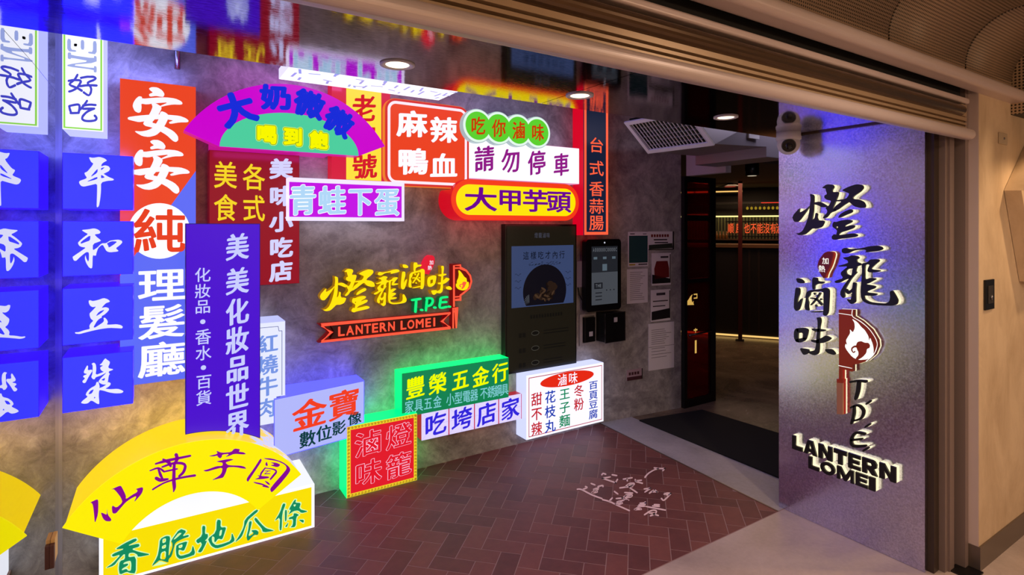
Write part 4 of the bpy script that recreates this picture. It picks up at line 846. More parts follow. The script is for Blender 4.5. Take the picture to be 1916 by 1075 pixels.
link('lettering', bm, cw, s)
text('lettering', glow('red_orange_print', (230, 66, 36), 1.0), s, 'Y', W - 0.09 - 0.005, [('純', 0.0, 1.628, 0.225, 0.225)], (0.018, 0.018, 0))
text('lettering', cw, s, 'Y', W - 0.09 - 0.004, [('理', 0.010, 1.345, 0.205, 0.172), ('髮', 0.010, 1.153, 0.205, 0.172), ('廳', 0.010, 0.955, 0.205, 0.175)], (0.022, 0.016, 0))

# purple cosmetics sign
s = sign('cosmetics_sign', 'tall purple sign lettered 美美化妝品世界 above the big yellow fan', 0.28, 0.6)
arc = [(0.108 + 0.348 * i / 16, math.sqrt(max(0, 0.604 ** 2 - (0.108 + 0.348 * i / 16 - 0.138) ** 2)) - 0.002) for i in range(17)]
lp = arc + [(0.456, 1.667), (0.108, 1.667)]
bm = bmesh.new()
add_prism(bm, lp, 'Y', W - 0.297, W - 0.255)
link('housing', bm, glow('dark_violet_side', (40, 20, 150), 0.6), s)
bm = bmesh.new()
add_prism(bm, offs(lp, -0.004), 'Y', W - 0.30, W - 0.294)
link('front_panel', bm, glow('purple_acrylic', (72, 4, 206), 1.0), s)
box('mounting_bracket', TRIMST, s, 0.18, 0.38, W - 0.256, W, 1.0, 1.2)
lv = glow('lavender_print', (196, 200, 255), 1.05)
text('lettering', lv, s, 'Y', W - 0.30 - EPS, [(c, 0.345, z, 0.105, 0.135) for c, z in zip('美美化妝品世界', (1.545, 1.365, 1.205, 1.055, 0.905, 0.755, 0.612))], (0.040, 0.010, 20), 0.10)
text('lettering', lv, s, 'Y', W - 0.30 - EPS, [('化', 0.185, 1.405, 0.070, 0.072), ('妝', 0.185, 1.322, 0.070, 0.072), ('品', 0.185, 1.243, 0.070, 0.070), ('・', 0.185, 1.165, 0.10, 0.10), ('香', 0.187, 1.088, 0.070, 0.078), ('水', 0.188, 1.005, 0.070, 0.074), ('・', 0.188, 0.930, 0.10, 0.10), ('百', 0.190, 0.858, 0.070, 0.072), ('貨', 0.190, 0.776, 0.070, 0.074)], (0.008, 0.008, 0))

# dark red snack-shop sign
s = sign('snack_shop_sign', 'dark red sign lettered 各式美食 in yellow and 美味小吃店 in white', 0.46, 1.318)
lightbox(s, rect(0.226, 0.693, 1.318, 2.068), 0.12, glow('dark_red_side', (120, 0, 30), 0.6), glow('dark_red_acrylic', (152, 4, 34), 0.9), inset=0.002)
yl = glow('gold_yellow_print', (240, 208, 40), 1.05)
text('lettering', yl, s, 'Y', W - 0.12 - EPS, [('美', 0.305, 1.935, 0.112, 0.145), ('食', 0.305, 1.755, 0.112, 0.145), ('各', 0.448, 1.930, 0.112, 0.145), ('式', 0.448, 1.755, 0.112, 0.145)], (0.012, 0.012, 0))
text('lettering', glow('white_lavender_print', (208, 206, 252), 1.05), s, 'Y', W - 0.12 - EPS, [(c, 0.592, z, 0.120, 0.112) for c, z in zip('美味小吃店', (1.985, 1.828, 1.680, 1.530, 1.395))], (0.048, 0.034, 20), 0.06)

# magenta fan
s = sign('fan_sign', 'magenta fan shaped sign lettered 大奶微微 around a green half disc', 0.64, 2.075)
c0 = (0.640, 1.80)
R1 = 0.656
ang = math.degrees(math.asin((2.148 - 1.80) / R1))
outer = [(0.640 + R1 * math.cos(math.radians(ang + (180 - 2 * ang) * i / 40)), 1.80 + R1 * math.sin(math.radians(ang + (180 - 2 * ang) * i / 40))) for i in range(41)]
a_ = (0.104 - outer[-1][0])
outer = [(0.104 + (x - outer[-1][0]) * (1.177 - 0.104) / (outer[0][0] - outer[-1][0]), y) for x, y in outer]
fanl = outer + [(0.268, 2.076), (1.012, 2.076)]
MAG = glow('magenta_acrylic', (204, 0, 206), 1.0)
MAGS = glow('magenta_side', (200, 20, 150), 0.85)
prism('front_panel', MAG, s, fanl, 'Y', W - 0.22, W - 0.212)
bm = bmesh.new()
add_prism(bm, fanl, 'Y', W - 0.214, W - 0.125)
add_prism(bm, [(0.23, 2.078), (0.86, 2.078), (0.86, 2.38), (0.23, 2.25)], 'Y', W - 0.126, W)
link('housing', bm, MAGS, s)
gr = []
for i in range(33):
    t = math.pi * i / 32
    gr.append((0.640 + 0.372 * math.cos(t), 2.0775 + 0.215 * math.sin(t)))
bm = bmesh.new()
add_flat(bm, gr, 'Y', W - 0.22 - 0.002)
link('green_half_disc', bm, glow('mint_print', (76, 206, 158), 1.0), s)
bl = glow('royal_blue_print', (26, 44, 214), 1.0)
text('lettering', bl, s, 'Y', W - 0.22 - EPS, [('大', 0.350, 2.285, 0.175, 0.165, 22), ('奶', 0.548, 2.373, 0.155, 0.130, 5), ('微', 0.728, 2.355, 0.155, 0.145, -12), ('微', 0.896, 2.270, 0.155, 0.145, -26)], (0.055, 0.055, 0))
ch3 = [('喝', 0.500, 2.162, 0.098, 0.098), ('到', 0.638, 2.160, 0.098, 0.098), ('飽', 0.780, 2.152, 0.098, 0.098)]
text('lettering_outline', glow('pale_lime_print', (210, 244, 120), 1.0), s, 'Y', W - 0.22 - EPS, ch3, (0.12, 0.12, 0))
text('lettering_outline', glow('olive_print', (120, 160, 30), 0.8), s, 'Y', W - 0.22 - EPS - 0.0005, ch3, (0.085, 0.085, 0))
text('lettering', glow('lemon_print', (246, 244, 0), 1.0), s, 'Y', W - 0.22 - EPS - 0.001, ch3, (0.055, 0.055, 0))

spill(0.25, 0.85, 2.05, 0.16, (1.0, 0.05, 0.8), 1.0, -10)
spill(0.30, 0.95, 2.50, 0.12, (0.8, 0.25, 1.0), 1.6, 15)
# frog egg sign
s = sign('drink_sign', 'magenta sign with white frame lettered 青蛙下蛋', 0.95, 1.685)
lightbox(s, rect(0.612, 1.294, 1.685, 1.928), 0.25, glow('frame_white_acrylic', (236, 224, 255), 1.1), glow('frame_white_acrylic', (236, 224, 255), 1.1), back=0.158, body=[(rect(0.72, 1.18, 1.70, 1.89), 0.159, 0.0)], inset=0.003)
bm = bmesh.new()
add_flat(bm, rect(0.612, 1.274, 1.706, 1.902), 'Y', W - 0.25 - 0.002)
link('magenta_field', bm, glow('violet_magenta_print', (194, 0, 228), 1.0), s)
r4 = [('青', 0.685, 1.803, 0.140, 0.165), ('蛙', 0.848, 1.803, 0.150, 0.165), ('下', 1.015, 1.803, 0.140, 0.165), ('蛋', 1.180, 1.803, 0.150, 0.165)]
text('lettering_outline', WHITE, s, 'Y', W - 0.25 - EPS, r4, (0.058, 0.036, 20), 0.05)
text('lettering', glow('ice_blue_print', (176, 214, 246), 1.0), s, 'Y', W - 0.25 - EPS - 0.001, r4, (0.038, 0.014, 20), 0.05)

# old house sign
s = sign('yellow_shop_sign', 'yellow sign with red edges lettered 老號, half behind the magenta fan', 1.07, 1.942)
lightbox(s, rect(0.886, 1.255, 1.942, 2.90), 0.10, glow('red_side', (206, 8, 36), 0.9), glow('red_acrylic', (214, 28, 62), 1.0), inset=0.0)
bm = bmesh.new()
add_flat(bm, rect(0.972, 1.195, 1.942, 2.90), 'Y', W - 0.10 - 0.002)
link('yellow_field', bm, glow('yellow_print', (255, 226, 62), 1.0), s)
text('lettering', glow('red_print', (212, 30, 44), 1.0), s, 'Y', W - 0.10 - EPS, [('老', 1.085, 2.395, 0.145, 0.165), ('字', 1.085, 2.215, 0.145, 0.150), ('號', 1.088, 2.030, 0.150, 0.150)], (0.035, 0.012, 25), 0.08)

# spicy sign
s = sign('duck_blood_sign', 'orange red rounded square sign lettered 麻辣鴨血 with a white rule', 1.5, 1.91)
lightbox(s, rrect(1.201, 1.804, 1.911, 2.472, 0.075), 0.15, glow('orange_side', (240, 120, 40), 0.9), glow('red_rim_acrylic', (214, 42, 40), 1.0), back=0.105, body=[(rect(1.27, 1.80, 1.92, 2.44), 0.106, 0.0)], inset=0.004)
for d_, m_ in ((0.018, glow('white_pink_print', (255, 226, 238), 1.1)), (0.036, glow('orange_red_print', (236, 66, 30), 1.0))):
    bm = bmesh.new()
    add_flat(bm, rrect(1.201 + d_, 1.804 - d_, 1.911 + d_, 2.472 - d_, 0.075 - d_), 'Y', W - 0.15 - 0.0015 - d_ * 0.02)
    link('rule' if d_ < 0.02 else 'orange_field', bm, m_, s)
text('lettering', cw, s, 'Y', W - 0.15 - EPS, [('麻', 1.385, 2.318, 0.200, 0.165), ('辣', 1.610, 2.300, 0.190, 0.165), ('鴨', 1.390, 2.075, 0.200, 0.165), ('血', 1.610, 2.060, 0.190, 0.160)], (0.040, 0.022, 25), 0.06)

# green quatrefoil sign
s = sign('green_circle_sign', 'green sign of four joined circles lettered 吃你滷味', 2.1, 2.23)
cen = [(1.845, 2.343), (2.012, 2.343), (2.178, 2.343), (2.345, 2.343)]
def blob(r):
    """outline of four overlapping discs"""
    top, bot = [], []
    n = 160
    x0, x1 = cen[0][0] - r, cen[-1][0] + r
    for i in range(n + 1):
        x = x0 + (x1 - x0) * (0.5 - 0.5 * math.cos(math.pi * i / n))
        h = max([math.sqrt(max(0, r * r - (x - c[0]) ** 2)) for c in cen])
        top.append((x, 2.343 + h))
        bot.append((x, 2.343 - h))
    return bot + top[::-1][1:-1]
bm = bmesh.new()
add_prism(bm, blob(0.117), 'Y', W - 0.196, W - 0.152)
link('housing', bm, glow('pale_grey_acrylic', (178, 200, 206), 0.8), s)
prism('front_panel', glow('pale_white_acrylic', (224, 244, 232), 1.05), s, blob(0.112), 'Y', W - 0.20, W - 0.194)
bm = bmesh.new()
for c in cen:
    add_flat(bm, ellipse(c[0], c[1], 0.097, 0.097, 40), 'Y', W - 0.20 - 0.0015)
link('green_discs', bm, glow('leaf_green_print', (92, 208, 44), 1.0), s)
box('mounting_bracket', TRIMST, s, 2.0, 2.24, W - 0.153, W, 2.30, 2.38)
text('lettering', glow('rust_red_print', (196, 58, 8), 1.0), s, 'Y', W - 0.20 - EPS, [(c, p[0], p[1], 0.108, 0.122) for c, p in zip('吃你滷味', cen)], (0.03, 0.006, 30), 0.12)

spill(1.8, 2.7, 2.30, 0.12, (0.75, 0.7, 1.0), 1.6, 30)
# no parking sign
s = sign('no_parking_sign', 'white sign lettered 請勿停車 in purple under the green circles', 2.3, 1.985)
lightbox(s, rect(1.808, 2.795, 1.986, 2.268), 0.13, glow('pink_white_side', (244, 150, 200), 0.8), WHITE, inset=0.003)
text('lettering', glow('plum_print', (146, 28, 136), 0.95), s, 'Y', W - 0.13 - EPS, [('請', 1.935, 2.130, 0.155, 0.175), ('勿', 2.155, 2.130, 0.155, 0.170), ('停', 2.385, 2.130, 0.155, 0.175), ('車', 2.615, 2.130, 0.145, 0.170)], (0.035, 0.008, 25), 0.14)

# taro pill sign
s = sign('taro_pill_sign', 'yellow pill shaped sign with red rim lettered 大甲芋頭', 2.19, 1.695)
REDS = glow('scarlet_side', (216, 0, 30), 0.9)
bm = bmesh.new()
add_prism(bm, rrect(1.641, 2.735, 1.695, 1.975, 0.139, 14), 'Y', W - 0.196, W - 0.153)
add_prism(bm, [(p[0], min(p[1], 1.903)) for p in rrect(1.641, 2.735, 1.695, 1.975, 0.139, 14)], 'Y', W - 0.154, W)
link('housing', bm, REDS, s)
prism('front_panel', glow('red_orange_acrylic', (246, 58, 22), 1.0), s, rrect(1.643, 2.733, 1.697, 1.973, 0.137, 14), 'Y', W - 0.20, W - 0.194)
bm = bmesh.new()
add_flat(bm, rrect(1.677, 2.699, 1.731, 1.939, 0.103, 14), 'Y', W - 0.20 - 0.0015)
link('yellow_field', bm, glow('bright_yellow_print', (255, 230, 0), 1.0), s)
text('lettering', glow('purple_print', (108, 8, 142), 1.0), s, 'Y', W - 0.20 - EPS, [('大', 1.868, 1.840, 0.250, 0.160), ('甲', 2.105, 1.840, 0.210, 0.155), ('芋', 2.325, 1.840, 0.225, 0.160), ('頭', 2.540, 1.840, 0.220, 0.160)], (0.026, 0.02, 0))

spill(1.70, 2.70, 1.675, 0.12, (1.0, 0.10, 0.14), 0.7, -25)
# sausage sign
s = sign('sausage_sign', 'tall dark sign with red sides and neon border lettered 台式香蒜腸', 2.96, 1.583)
bm = bmesh.new()
ts = [(2.832, 1.583), (3.089, 1.583), (3.089, 2.60)] + [(2.9605 + 0.1285 * math.cos(math.radians(a)), 2.60 + 0.1285 * math.sin(math.radians(a))) for a in range(10, 180, 10)] + [(2.832, 2.60)]
add_prism(bm, ts, 'Y', W - 0.136, W)
link('housing', bm, glow('crimson_side', (224, 0, 36), 0.9), s)
prism('front_panel', glow('navy_panel', (22, 30, 54), 1.0), s, ts, 'Y', W - 0.14, W - 0.134)
neo = glow('neon_orange', (255, 92, 58), 1.15)
bm = bmesh.new()
add_flat(bm, [offs(ts, -0.003), offs(ts, -0.026)], 'Y', W - 0.14 - 0.002)
link('border', bm, neo, s)
text('lettering', neo, s, 'Y', W - 0.14 - EPS, [(c, 2.962, z, 0.150, 0.120) for c, z in zip('台式香蒜腸', (2.305, 2.120, 1.955, 1.815, 1.683))], (0.006, 0.006, 0))

# braised beef sign
s = sign('beef_noodle_sign', 'narrow white sign lettered 紅燒牛肉 in blue behind the purple sign', 0.5, 0.557)
lightbox(s, rect(0.40, 0.594, 0.705, 1.122), 0.238, glow('lilac_acrylic', (190, 196, 255), 1.0), glow('pale_lavender_acrylic', (222, 226, 255), 1.1), body=[(rect(0.40, 0.548, 0.56, 0.706), 0.234, 0.0)], inset=0.002)
bm = bmesh.new()
add_flat(bm, rect(0.402, 0.546, 0.562, 0.708), 'Y', W - 0.2355)
link('front_panel', bm, glow('pale_lavender_acrylic', (222, 226, 255), 1.1), s)
bm = bmesh.new()
l1 = [(0.41, 0.58), (0.576, 0.58), (0.576, 1.07), (0.560, 1.07), (0.556, 1.096), (0.41, 1.096)]
for a, b in zip(l1, l1[1:]):
    if a[1] == 0.58 and b[1] == 0.58:
        continue
    dx, dy = b[0] - a[0], b[1] - a[1]
    n_ = math.hypot(dx, dy)
    px, py = -dy / n_ * 0.0015, dx / n_ * 0.0015
    if min(a[1], b[1]) < 0.71:
        a = (a[0], 0.711) if a[1] < 0.711 else a
    add_flat(bm, [(a[0] + px, a[1] + py), (b[0] + px, b[1] + py), (b[0] - px, b[1] - py), (a[0] - px, a[1] - py)], 'Y', W - 0.238 - 0.002)
link('rule', bm, glow('slate_blue_print', (100, 110, 160), 0.8), s)
text('lettering', glow('steel_blue_print', (118, 148, 226), 1.0), s, 'Y', W - 0.238 - EPS, [('紅', 0.500, 1.005, 0.105, 0.098), ('燒', 0.500, 0.890, 0.105, 0.105), ('牛', 0.500, 0.772, 0.105, 0.105)], (0.035, 0.012, 20), 0.06)
text('lettering', glow('steel_blue_print', (118, 148, 226), 1.0), s, 'Y', W - 0.2385, [('肉', 0.494, 0.652, 0.098, 0.105)], (0.03, 0.012, 20), 0.05)

# photo shop sign, turned away from the wall at its left end
s = sign('photo_shop_sign', 'pale blue sign lettered 金寶 in red and 數位影像 in green, angled off the wall', 0.8, 0.37)
A, B = (0.530, W - 0.262), (1.066, W - 0.160)
def fplane(a):
    return A[1] + (B[1] - A[1]) * (a - A[0]) / (B[0] - A[0])
bm = bmesh.new()
add_prism(bm, [A, B, (1.066, W), (0.610, W), (0.600, W - 0.246), (0.532, W - 0.246)], 'Z', 0.442, 0.701)
cut = 0.953
add_prism(bm, [A, (cut, fplane(cut)), (cut, W), (0.610, W), (0.600, W - 0.246), (0.532, W - 0.246)], 'Z', 0.372, 0.443)
link('housing', bm, glow('blue_lilac_side', (112, 114, 252), 0.9, k=3.0), s)
def skew(o, lift=0.0):
    for v in o.data.vertices:
        v.co.y = fplane(v.co.x) - lift + (v.co.y - W)
    return o
bm = bmesh.new()
add_flat(bm, [(0.534, 0.376), (0.951, 0.376), (0.951, 0.446), (1.062, 0.446), (1.062, 0.697), (0.534, 0.697)], 'Y', W)
skew(link('front_panel', bm, glow('periwinkle_acrylic', (178, 184, 252), 1.0), s), 0.002)
skew(text('lettering', glow('vermilion_print', (242, 62, 34), 1.0), s, 'Y', W, [('金', 0.728, 0.576, 0.190, 0.165), ('寶', 0.936, 0.586, 0.190, 0.165)], (0.034, 0.012, 15), 0.03), 0.004)
skew(text('lettering', glow('dark_green_print', (8, 62, 66), 0.9), s, 'Y', W, [('數', 0.715, 0.436, 0.092, 0.090), ('位', 0.812, 0.444, 0.092, 0.088), ('影', 0.903, 0.452, 0.085, 0.080)], (0.024, 0.016, 0)), 0.004)
skew(text('lettering', glow('dark_green_print', (8, 62, 66), 0.9), s, 'Y', W, [('像', 1.003, 0.485, 0.085, 0.075)], (0.024, 0.016, 0)), 0.004)

spill(0.62, 1.04, 0.72, 0.13, (0.05, 0.08, 1.0), 1.7, 35)
# hardware sign
s = sign('hardware_sign', 'green sign lettered 豐榮五金行 in yellow with a glowing green rim', 1.73, 0.414)
hl = [(1.420, 0.414), (2.138, 0.414), (2.138, 0.701), (1.323, 0.701), (1.323, 0.440), (1.420, 0.440)]
GR = glow('green_rim_acrylic', (0, 246, 136), 1.1, k=1.8)
lightbox(s, hl, 0.13, GR, glow('green_acrylic', (2, 136, 84), 0.9), inset=0.001)
text('lettering', glow('acid_yellow_print', (236, 250, 0), 1.05), s, 'Y', W - 0.13 - EPS, [(c, x, z, 0.128, 0.135) for c, x, z in zip('豐榮五金行', (1.415, 1.575, 1.745, 1.905, 2.065), (0.598, 0.600, 0.600, 0.600, 0.605))], (0.032, 0.010, 25), 0.10)
text('lettering', glow('aqua_print', (130, 206, 214), 0.95), s, 'Y', W - 0.13 - EPS, [(c, x, 0.478, 0.060, 0.082) for c, x in zip('家具五金小型電器不銹鋼具', (1.372, 1.438, 1.504, 1.572, 1.668, 1.730, 1.792, 1.852, 1.930, 1.990, 2.048, 2.104))], (0.010, 0.008, 0))

spill(1.34, 2.12, 0.72, 0.11, (0.0, 1.0, 0.25), 0.9, 35)
# shop-hop sign of four squares
s = sign('calligraphy_grid_sign', 'white sign of four ruled squares lettered 吃垮店家 in blue', 1.88, 0.216)
lightbox(s, rect(1.482, 2.282, 0.218, 0.404), 0.08, glow('crimson_lit_side', (186, 20, 48), 0.8), glow('lilac_white_acrylic', (218, 206, 255), 1.1), inset=0.0)
bm = bmesh.new()
bt = bmesh.new()
for k in range(4):
    x0, x1 = 1.482 + 0.2 * k, 1.682 + 0.2 * k
    if k:
        add_flat(bm, rect(x0 - 0.004, x0 + 0.004, 0.218, 0.404), 'Y', W - 0.082)
    xm = (x0 + x1) / 2
    add_flat(bt, rect(x0 + 0.006, x1 - 0.006, 0.3104, 0.3116), 'Y', W - 0.0815)
    add_flat(bt, rect(xm - 0.0007, xm + 0.0007, 0.222, 0.400), 'Y', W - 0.0815)
    for sx, sy in ((x0, 1), (x1, -1)):
        ex_ = x1 if sy == 1 else x0
        add_flat(bt, [(sx, 0.222), (sx + 0.0014 * sy, 0.222), (ex_, 0.400), (ex_ - 0.0014 * sy, 0.400)], 'Y', W - 0.0815)
add_flat(bm, rect(2.277, 2.282, 0.218, 0.404), 'Y', W - 0.082)
link('red_dividers', bm, glow('red_rule_print', (206, 30, 60), 0.9), s)
link('guide_lines', bt, glow('mauve_rule_print', (178, 140, 190), 0.9), s)
text('lettering', glow('ultramarine_print', (50, 38, 216), 1.0), s, 'Y', W - 0.08 - EPS, [(c, 1.582 + 0.2 * k, 0.311, 0.155, 0.150) for k, c in enumerate('吃垮店家')], (0.032, 0.008, 30), 0.10)

# square red sign on the floor
s = sign('red_square_sign', 'square red sign lettered 滷味燈籠 in outline with a green glowing rim, standing on the tiles', 1.19, 0.0)
lightbox(s, rect(0.958, 1.416, 0.0, 0.436), 0.16, GR, glow('yellow_key_print', (240, 206, 40), 1.0), inset=0.002)
bm = bmesh.new()
add_flat(bm, rect(0.982, 1.392, 0.024, 0.412), 'Y', W - 0.16 - 0.0012)
link('red_field', bm, glow('red_field_print', (226, 24, 42), 1.0), s)
bm = bmesh.new()
def key_run(p, q, inward):
    """meander drawn as a run of little hooked bars"""
    L_ = math.dist(p, q)
    n = int(L_ / 0.0205)
    ux, uy = (q[0] - p[0]) / L_, (q[1] - p[1]) / L_
    for i in range(n):
        t = (i + 0.5) * L_ / n
        for (a0, a1, b0, b1) in ((-0.0085, 0.0055, 0.0035, 0.0065), (0.0030, 0.0055, 0.0035, 0.0150), (-0.0045, 0.0055, 0.0125, 0.0150), (-0.0045, -0.0020, 0.0095, 0.0150)):
            cs = [(a0, b0), (a1, b0), (a1, b1), (a0, b1)]
            add_flat(bm, [(p[0] + ux * (t + a) + inward[0] * b, p[1] + uy * (t + a) + inward[1] * b) for a, b in cs], 'Y', W - 0.16 - 0.0018)
e0, e1, h0, h1 = 0.961, 1.413, 0.003, 0.433
key_run((e0, h1), (e1, h1), (0, -1))
key_run((e0, h0), (e1, h0), (0, 1))
key_run((e0, h0), (e0, h1), (1, 0))
key_run((e1, h0), (e1, h1), (-1, 0))
link('key_pattern_border', bm, glow('brown_key_print', (120, 40, 20), 0.8), s)
q4 = [('滷', 1.092, 0.312, 0.165, 0.150), ('燈', 1.290, 0.317, 0.165, 0.150), ('味', 1.092, 0.130, 0.165, 0.150), ('籠', 1.290, 0.130, 0.165, 0.150)]
text('lettering_outline', glow('pink_white_print', (248, 206, 234), 1.1), s, 'Y', W - 0.16 - EPS, q4, (0.036, 0.016, 25), 0.06)
text('lettering', glow('red_field_print', (226, 24, 42), 1.0), s, 'Y', W - 0.16 - EPS - 0.001, q4, (0.020, 0.002, 25), 0.06)

spill(0.98, 1.30, 0.455, 0.12, (0.0, 1.0, 0.25), 0.6, 25)
lamp('AREA', 'sign_spill_lamp', (0.945, W - 0.08, 0.22), 0.55 * SPILL, (0.0, 1.0, 0.3), 0.4, (math.radians(90), math.radians(90), math.radians(25)), size_y=0.03)
# white menu sign
s = sign('white_menu_sign', 'white light box headed 滷味 in a red oval with coloured dish names, under the menu screen', 2.66, 0.075)
lightbox(s, rect(2.287, 3.039, 0.075, 0.551), 0.14, glow('cool_white_side', (206, 212, 255), 1.1), glow('cool_white_acrylic', (240, 238, 255), 1.15), inset=0.001)
bm = bmesh.new()
ro = offs(rect(2.287, 3.039, 0.075, 0.551), -0.018)
add_flat(bm, [ro, offs(ro, -0.0055)], 'Y', W - 0.14 - 0.0015)
link('red_rule', bm, glow('brick_red_print', (190, 36, 40), 0.9), s)
bm = bmesh.new()
add_flat(bm, ellipse(2.672, 0.473, 0.262, 0.054, 48), 'Y', W - 0.14 - 0.0015)
link('red_oval', bm, glow('oval_red_print', (230, 40, 18), 1.0), s)
text('lettering', cw, s, 'Y', W - 0.14 - EPS, [('滷', 2.617, 0.473, 0.088, 0.088), ('味', 2.722, 0.473, 0.088, 0.088)], (0.006, 0.006, 0))
def menu(chars, m):
    text('lettering', glow(m[0], m[1], 0.95), s, 'Y', W - 0.14 - EPS, chars, (0.016, 0.012, 0))
cr, cb, cg = ('menu_red_print', (198, 32, 40)), ('menu_blue_print', (22, 56, 176)), ('menu_green_print', (8, 138, 84))
menu([('甜', 2.376, 0.365, 0.096, 0.096), ('不', 2.376, 0.255, 0.096, 0.096), ('辣', 2.376, 0.145, 0.096, 0.096)], cr)
menu([('花', 2.502, 0.361, 0.098, 0.094), ('枝', 2.502, 0.251, 0.098, 0.094), ('丸', 2.502, 0.141, 0.098, 0.094)], cb)
menu([('王', 2.640, 0.361, 0.100, 0.086), ('子', 2.640, 0.258, 0.100, 0.086), ('麵', 2.640, 0.155, 0.104, 0.092)], cg)
menu([('冬', 2.780, 0.364, 0.096, 0.092), ('粉', 2.780, 0.258, 0.096, 0.096)], cr)
menu([('百', 2.928, 0.386, 0.092, 0.066), ('頁', 2.928, 0.308, 0.092, 0.072), ('豆', 2.928, 0.232, 0.092, 0.066), ('腐', 2.928, 0.154, 0.092, 0.072)], cb)

# big yellow fan and the box below it
s = sign('crispy_potato_sign', 'yellow light box lettered 香脆地瓜條 in green at the foot of the wall', 0.24, 0.0)
lightbox(s, rect(-0.236, 0.718, 0.0, 0.237), 0.386, glow('box_white_acrylic', (246, 248, 255), 1.0), WHITE, inset=0.0)
bm = bmesh.new()
add_flat(bm, rect(-0.220, 0.702, 0.013, 0.224), 'Y', W - 0.386 - 0.0015)
link('yellow_field', bm, glow('warm_yellow_print', (250, 224, 0), 1.0), s)
ks5 = ['xiang', 'cui', 'di', 'gua', 'tiao']
brush('lettering_outline', glow('pale_green_print', (212, 255, 190), 1.0), s, 'Y', W - 0.39, ks5, grow=0.0045)
brush('lettering', glow('emerald_print', (8, 142, 96), 0.95), s, 'Y', W - 0.391, ks5)

s = sign('yellow_fan_sign', 'big yellow fan shaped sign lettered 仙草芋圓 over the yellow box', 0.138, 0.24)
FY = glow('fan_yellow_acrylic', (255, 238, 0), 1.0)
full = sector(0.138, 0.0, 0.342, 0.596, 32.0, 147.6)
prism('front_panel', FY, s, full, 'Y', W - 0.41, W - 0.402)
top = [p for p in sector(0.138, 0.0, 0.342, 0.594, 34.0, 146.0, 60)]
bm = bmesh.new()
def zclip(l, z):
    out = []
    for i in range(len(l)):
        p, q = l[i], l[(i + 1) % len(l)]
        if p[1] >= z:
            out.append(p)
        if (p[1] - z) * (q[1] - z) < 0:
            t = (z - p[1]) / (q[1] - p[1])
            out.append((p[0] + (q[0] - p[0]) * t, z))
    return out
n60 = 61
add_prism(bm, zclip(top, 0.2385), 'Y', W - 0.403, W - 0.26)
inn = [p for p in sector(0.138, 0.0, 0.342, 0.552, 34.0, 146.0, 60)]
add_prism(bm, zclip(sector(0.138, 0.0, 0.342, 0.594, 44.0, 146.0, 60), 0.2385), 'Y', W - 0.261, W)
link('rim', bm, fan_side(), s)
brush('lettering', glow('dark_magenta_print', (136, 0, 150), 0.95), s, 'Y', W - 0.413, ['xian', 'cao', 'yu', 'yuan'])
lamp('AREA', 'fan_rim_lamp', (0.02, W - 0.22, 0.62), FAN, (1.0, 0.58, 0.0), 0.75, (math.radians(118), 0, 0), size_y=0.05)

# neon shop logo in channel letters
lg = thing('neon_logo_sign', 'shop logo in yellow channel letters over a red neon ribbon on bare concrete', 'sign', (1.3, W, 0.94), SIGNS)
YN = glow('neon_yellow', (255, 220, 0), 1.1)
YS = glow('neon_yellow_side', (190, 130, 0), 0.6)
def bbox(key):
    ps = [p for g_ in GLYPHS[key] for l in g_ for p in l]
    return min(p[0] for p in ps) / 1000, max(p[0] for p in ps) / 1000, min(p[1] for p in ps) / 1000, max(p[1] for p in ps) / 1000
for key, (x0, x1, z0, z1) in (('p_deng', (0.823, 1.167, 1.111, 1.387)), ('p_long', (1.161, 1.383, 1.135, 1.371)), ('p_lu', (1.345, 1.511, 1.229, 1.411)), ('p_wei', (1.533, 1.717, 1.185, 1.382))):
    b = bbox(key)
    def mv(p, q, b=b, x0=x0, x1=x1, z0=z0, z1=z1):
        return (x0 + (p - b[0]) / (b[1] - b[0]) * (x1 - x0), z0 + (q - b[2]) / (b[3] - b[2]) * (z1 - z0))
    L_ = brush('letter', YN, lg, 'Y', W - 0.062, key, W - 0.054, move=mv)
    brush('side_wall', YS, L_, 'Y', W - 0.0541, key, W, move=mv, grow=0.001)
GN = glow('neon_green', (0, 236, 124), 1.1)
GS = glow('neon_green_side', (0, 110, 60), 0.5)
for k in ('w_T', 'w_dota', 'w_P', 'w_dotb', 'w_E', 'w_dotc'):
    L_ = brush('letter' if 'dot' not in k else 'dot', GN, lg, 'Y', W - 0.062, k, W - 0.05)
    brush('side_wall', GS, L_, 'Y', W - 0.0501, k, W)
RN = glow('neon_red', (255, 84, 58), 1.15)
RS = glow('neon_red_side', (150, 0, 10), 0.45)
rib = [(0.832, 1.050), (1.706, 1.050), (1.642, 0.999), (1.706, 0.948), (0.832, 0.948), (0.894, 0.999)]
tube('neon_ribbon', RN, lg, [(a, W - 0.055, b) for a, b in rib], 0.0072, 8, True)
bm = bmesh.new()
add_prism(bm, [offs(rib, 0.011), offs(rib, -0.011)], 'Y', W - 0.05, W)
link('ribbon_channel', bm, RS, lg)
s_ = 'LANTERN LOMEI'
xs = [0.945, 0.999, 1.057, 1.110, 1.160, 1.214, 1.270, None, 1.353, 1.405, 1.468, 1.530, 1.575]
ws = [0.036, 0.046, 0.042, 0.042, 0.036, 0.042, 0.042, 0, 0.036, 0.046, 0.052, 0.036, 0.009]
for ch, x, w_ in zip(s_, xs, ws):
    if x is not None:
        bm = bmesh.new()
        add_char(bm, ch, 'Y', W - 0.050, x + 0.012, 0.9985, w_, 0.056, (0.028, 0.028, 0), latin=True)
        bmesh.ops.translate(bm, verts=bm.verts, vec=(0, 0, 0))
        link('letter', bm, RN, lg, recalc=False)
bm = bmesh.new()
add_prism(bm, [(0.832 + 0.06, 0.958), (1.652, 0.958), (1.628, 0.999), (1.652, 1.040), (0.892, 1.040), (0.915, 0.999)], 'Y', W - 0.044, W)
link('letter_tray', bm, pbr('dark_red_tray', (60, 10, 14), 0.5), lg)
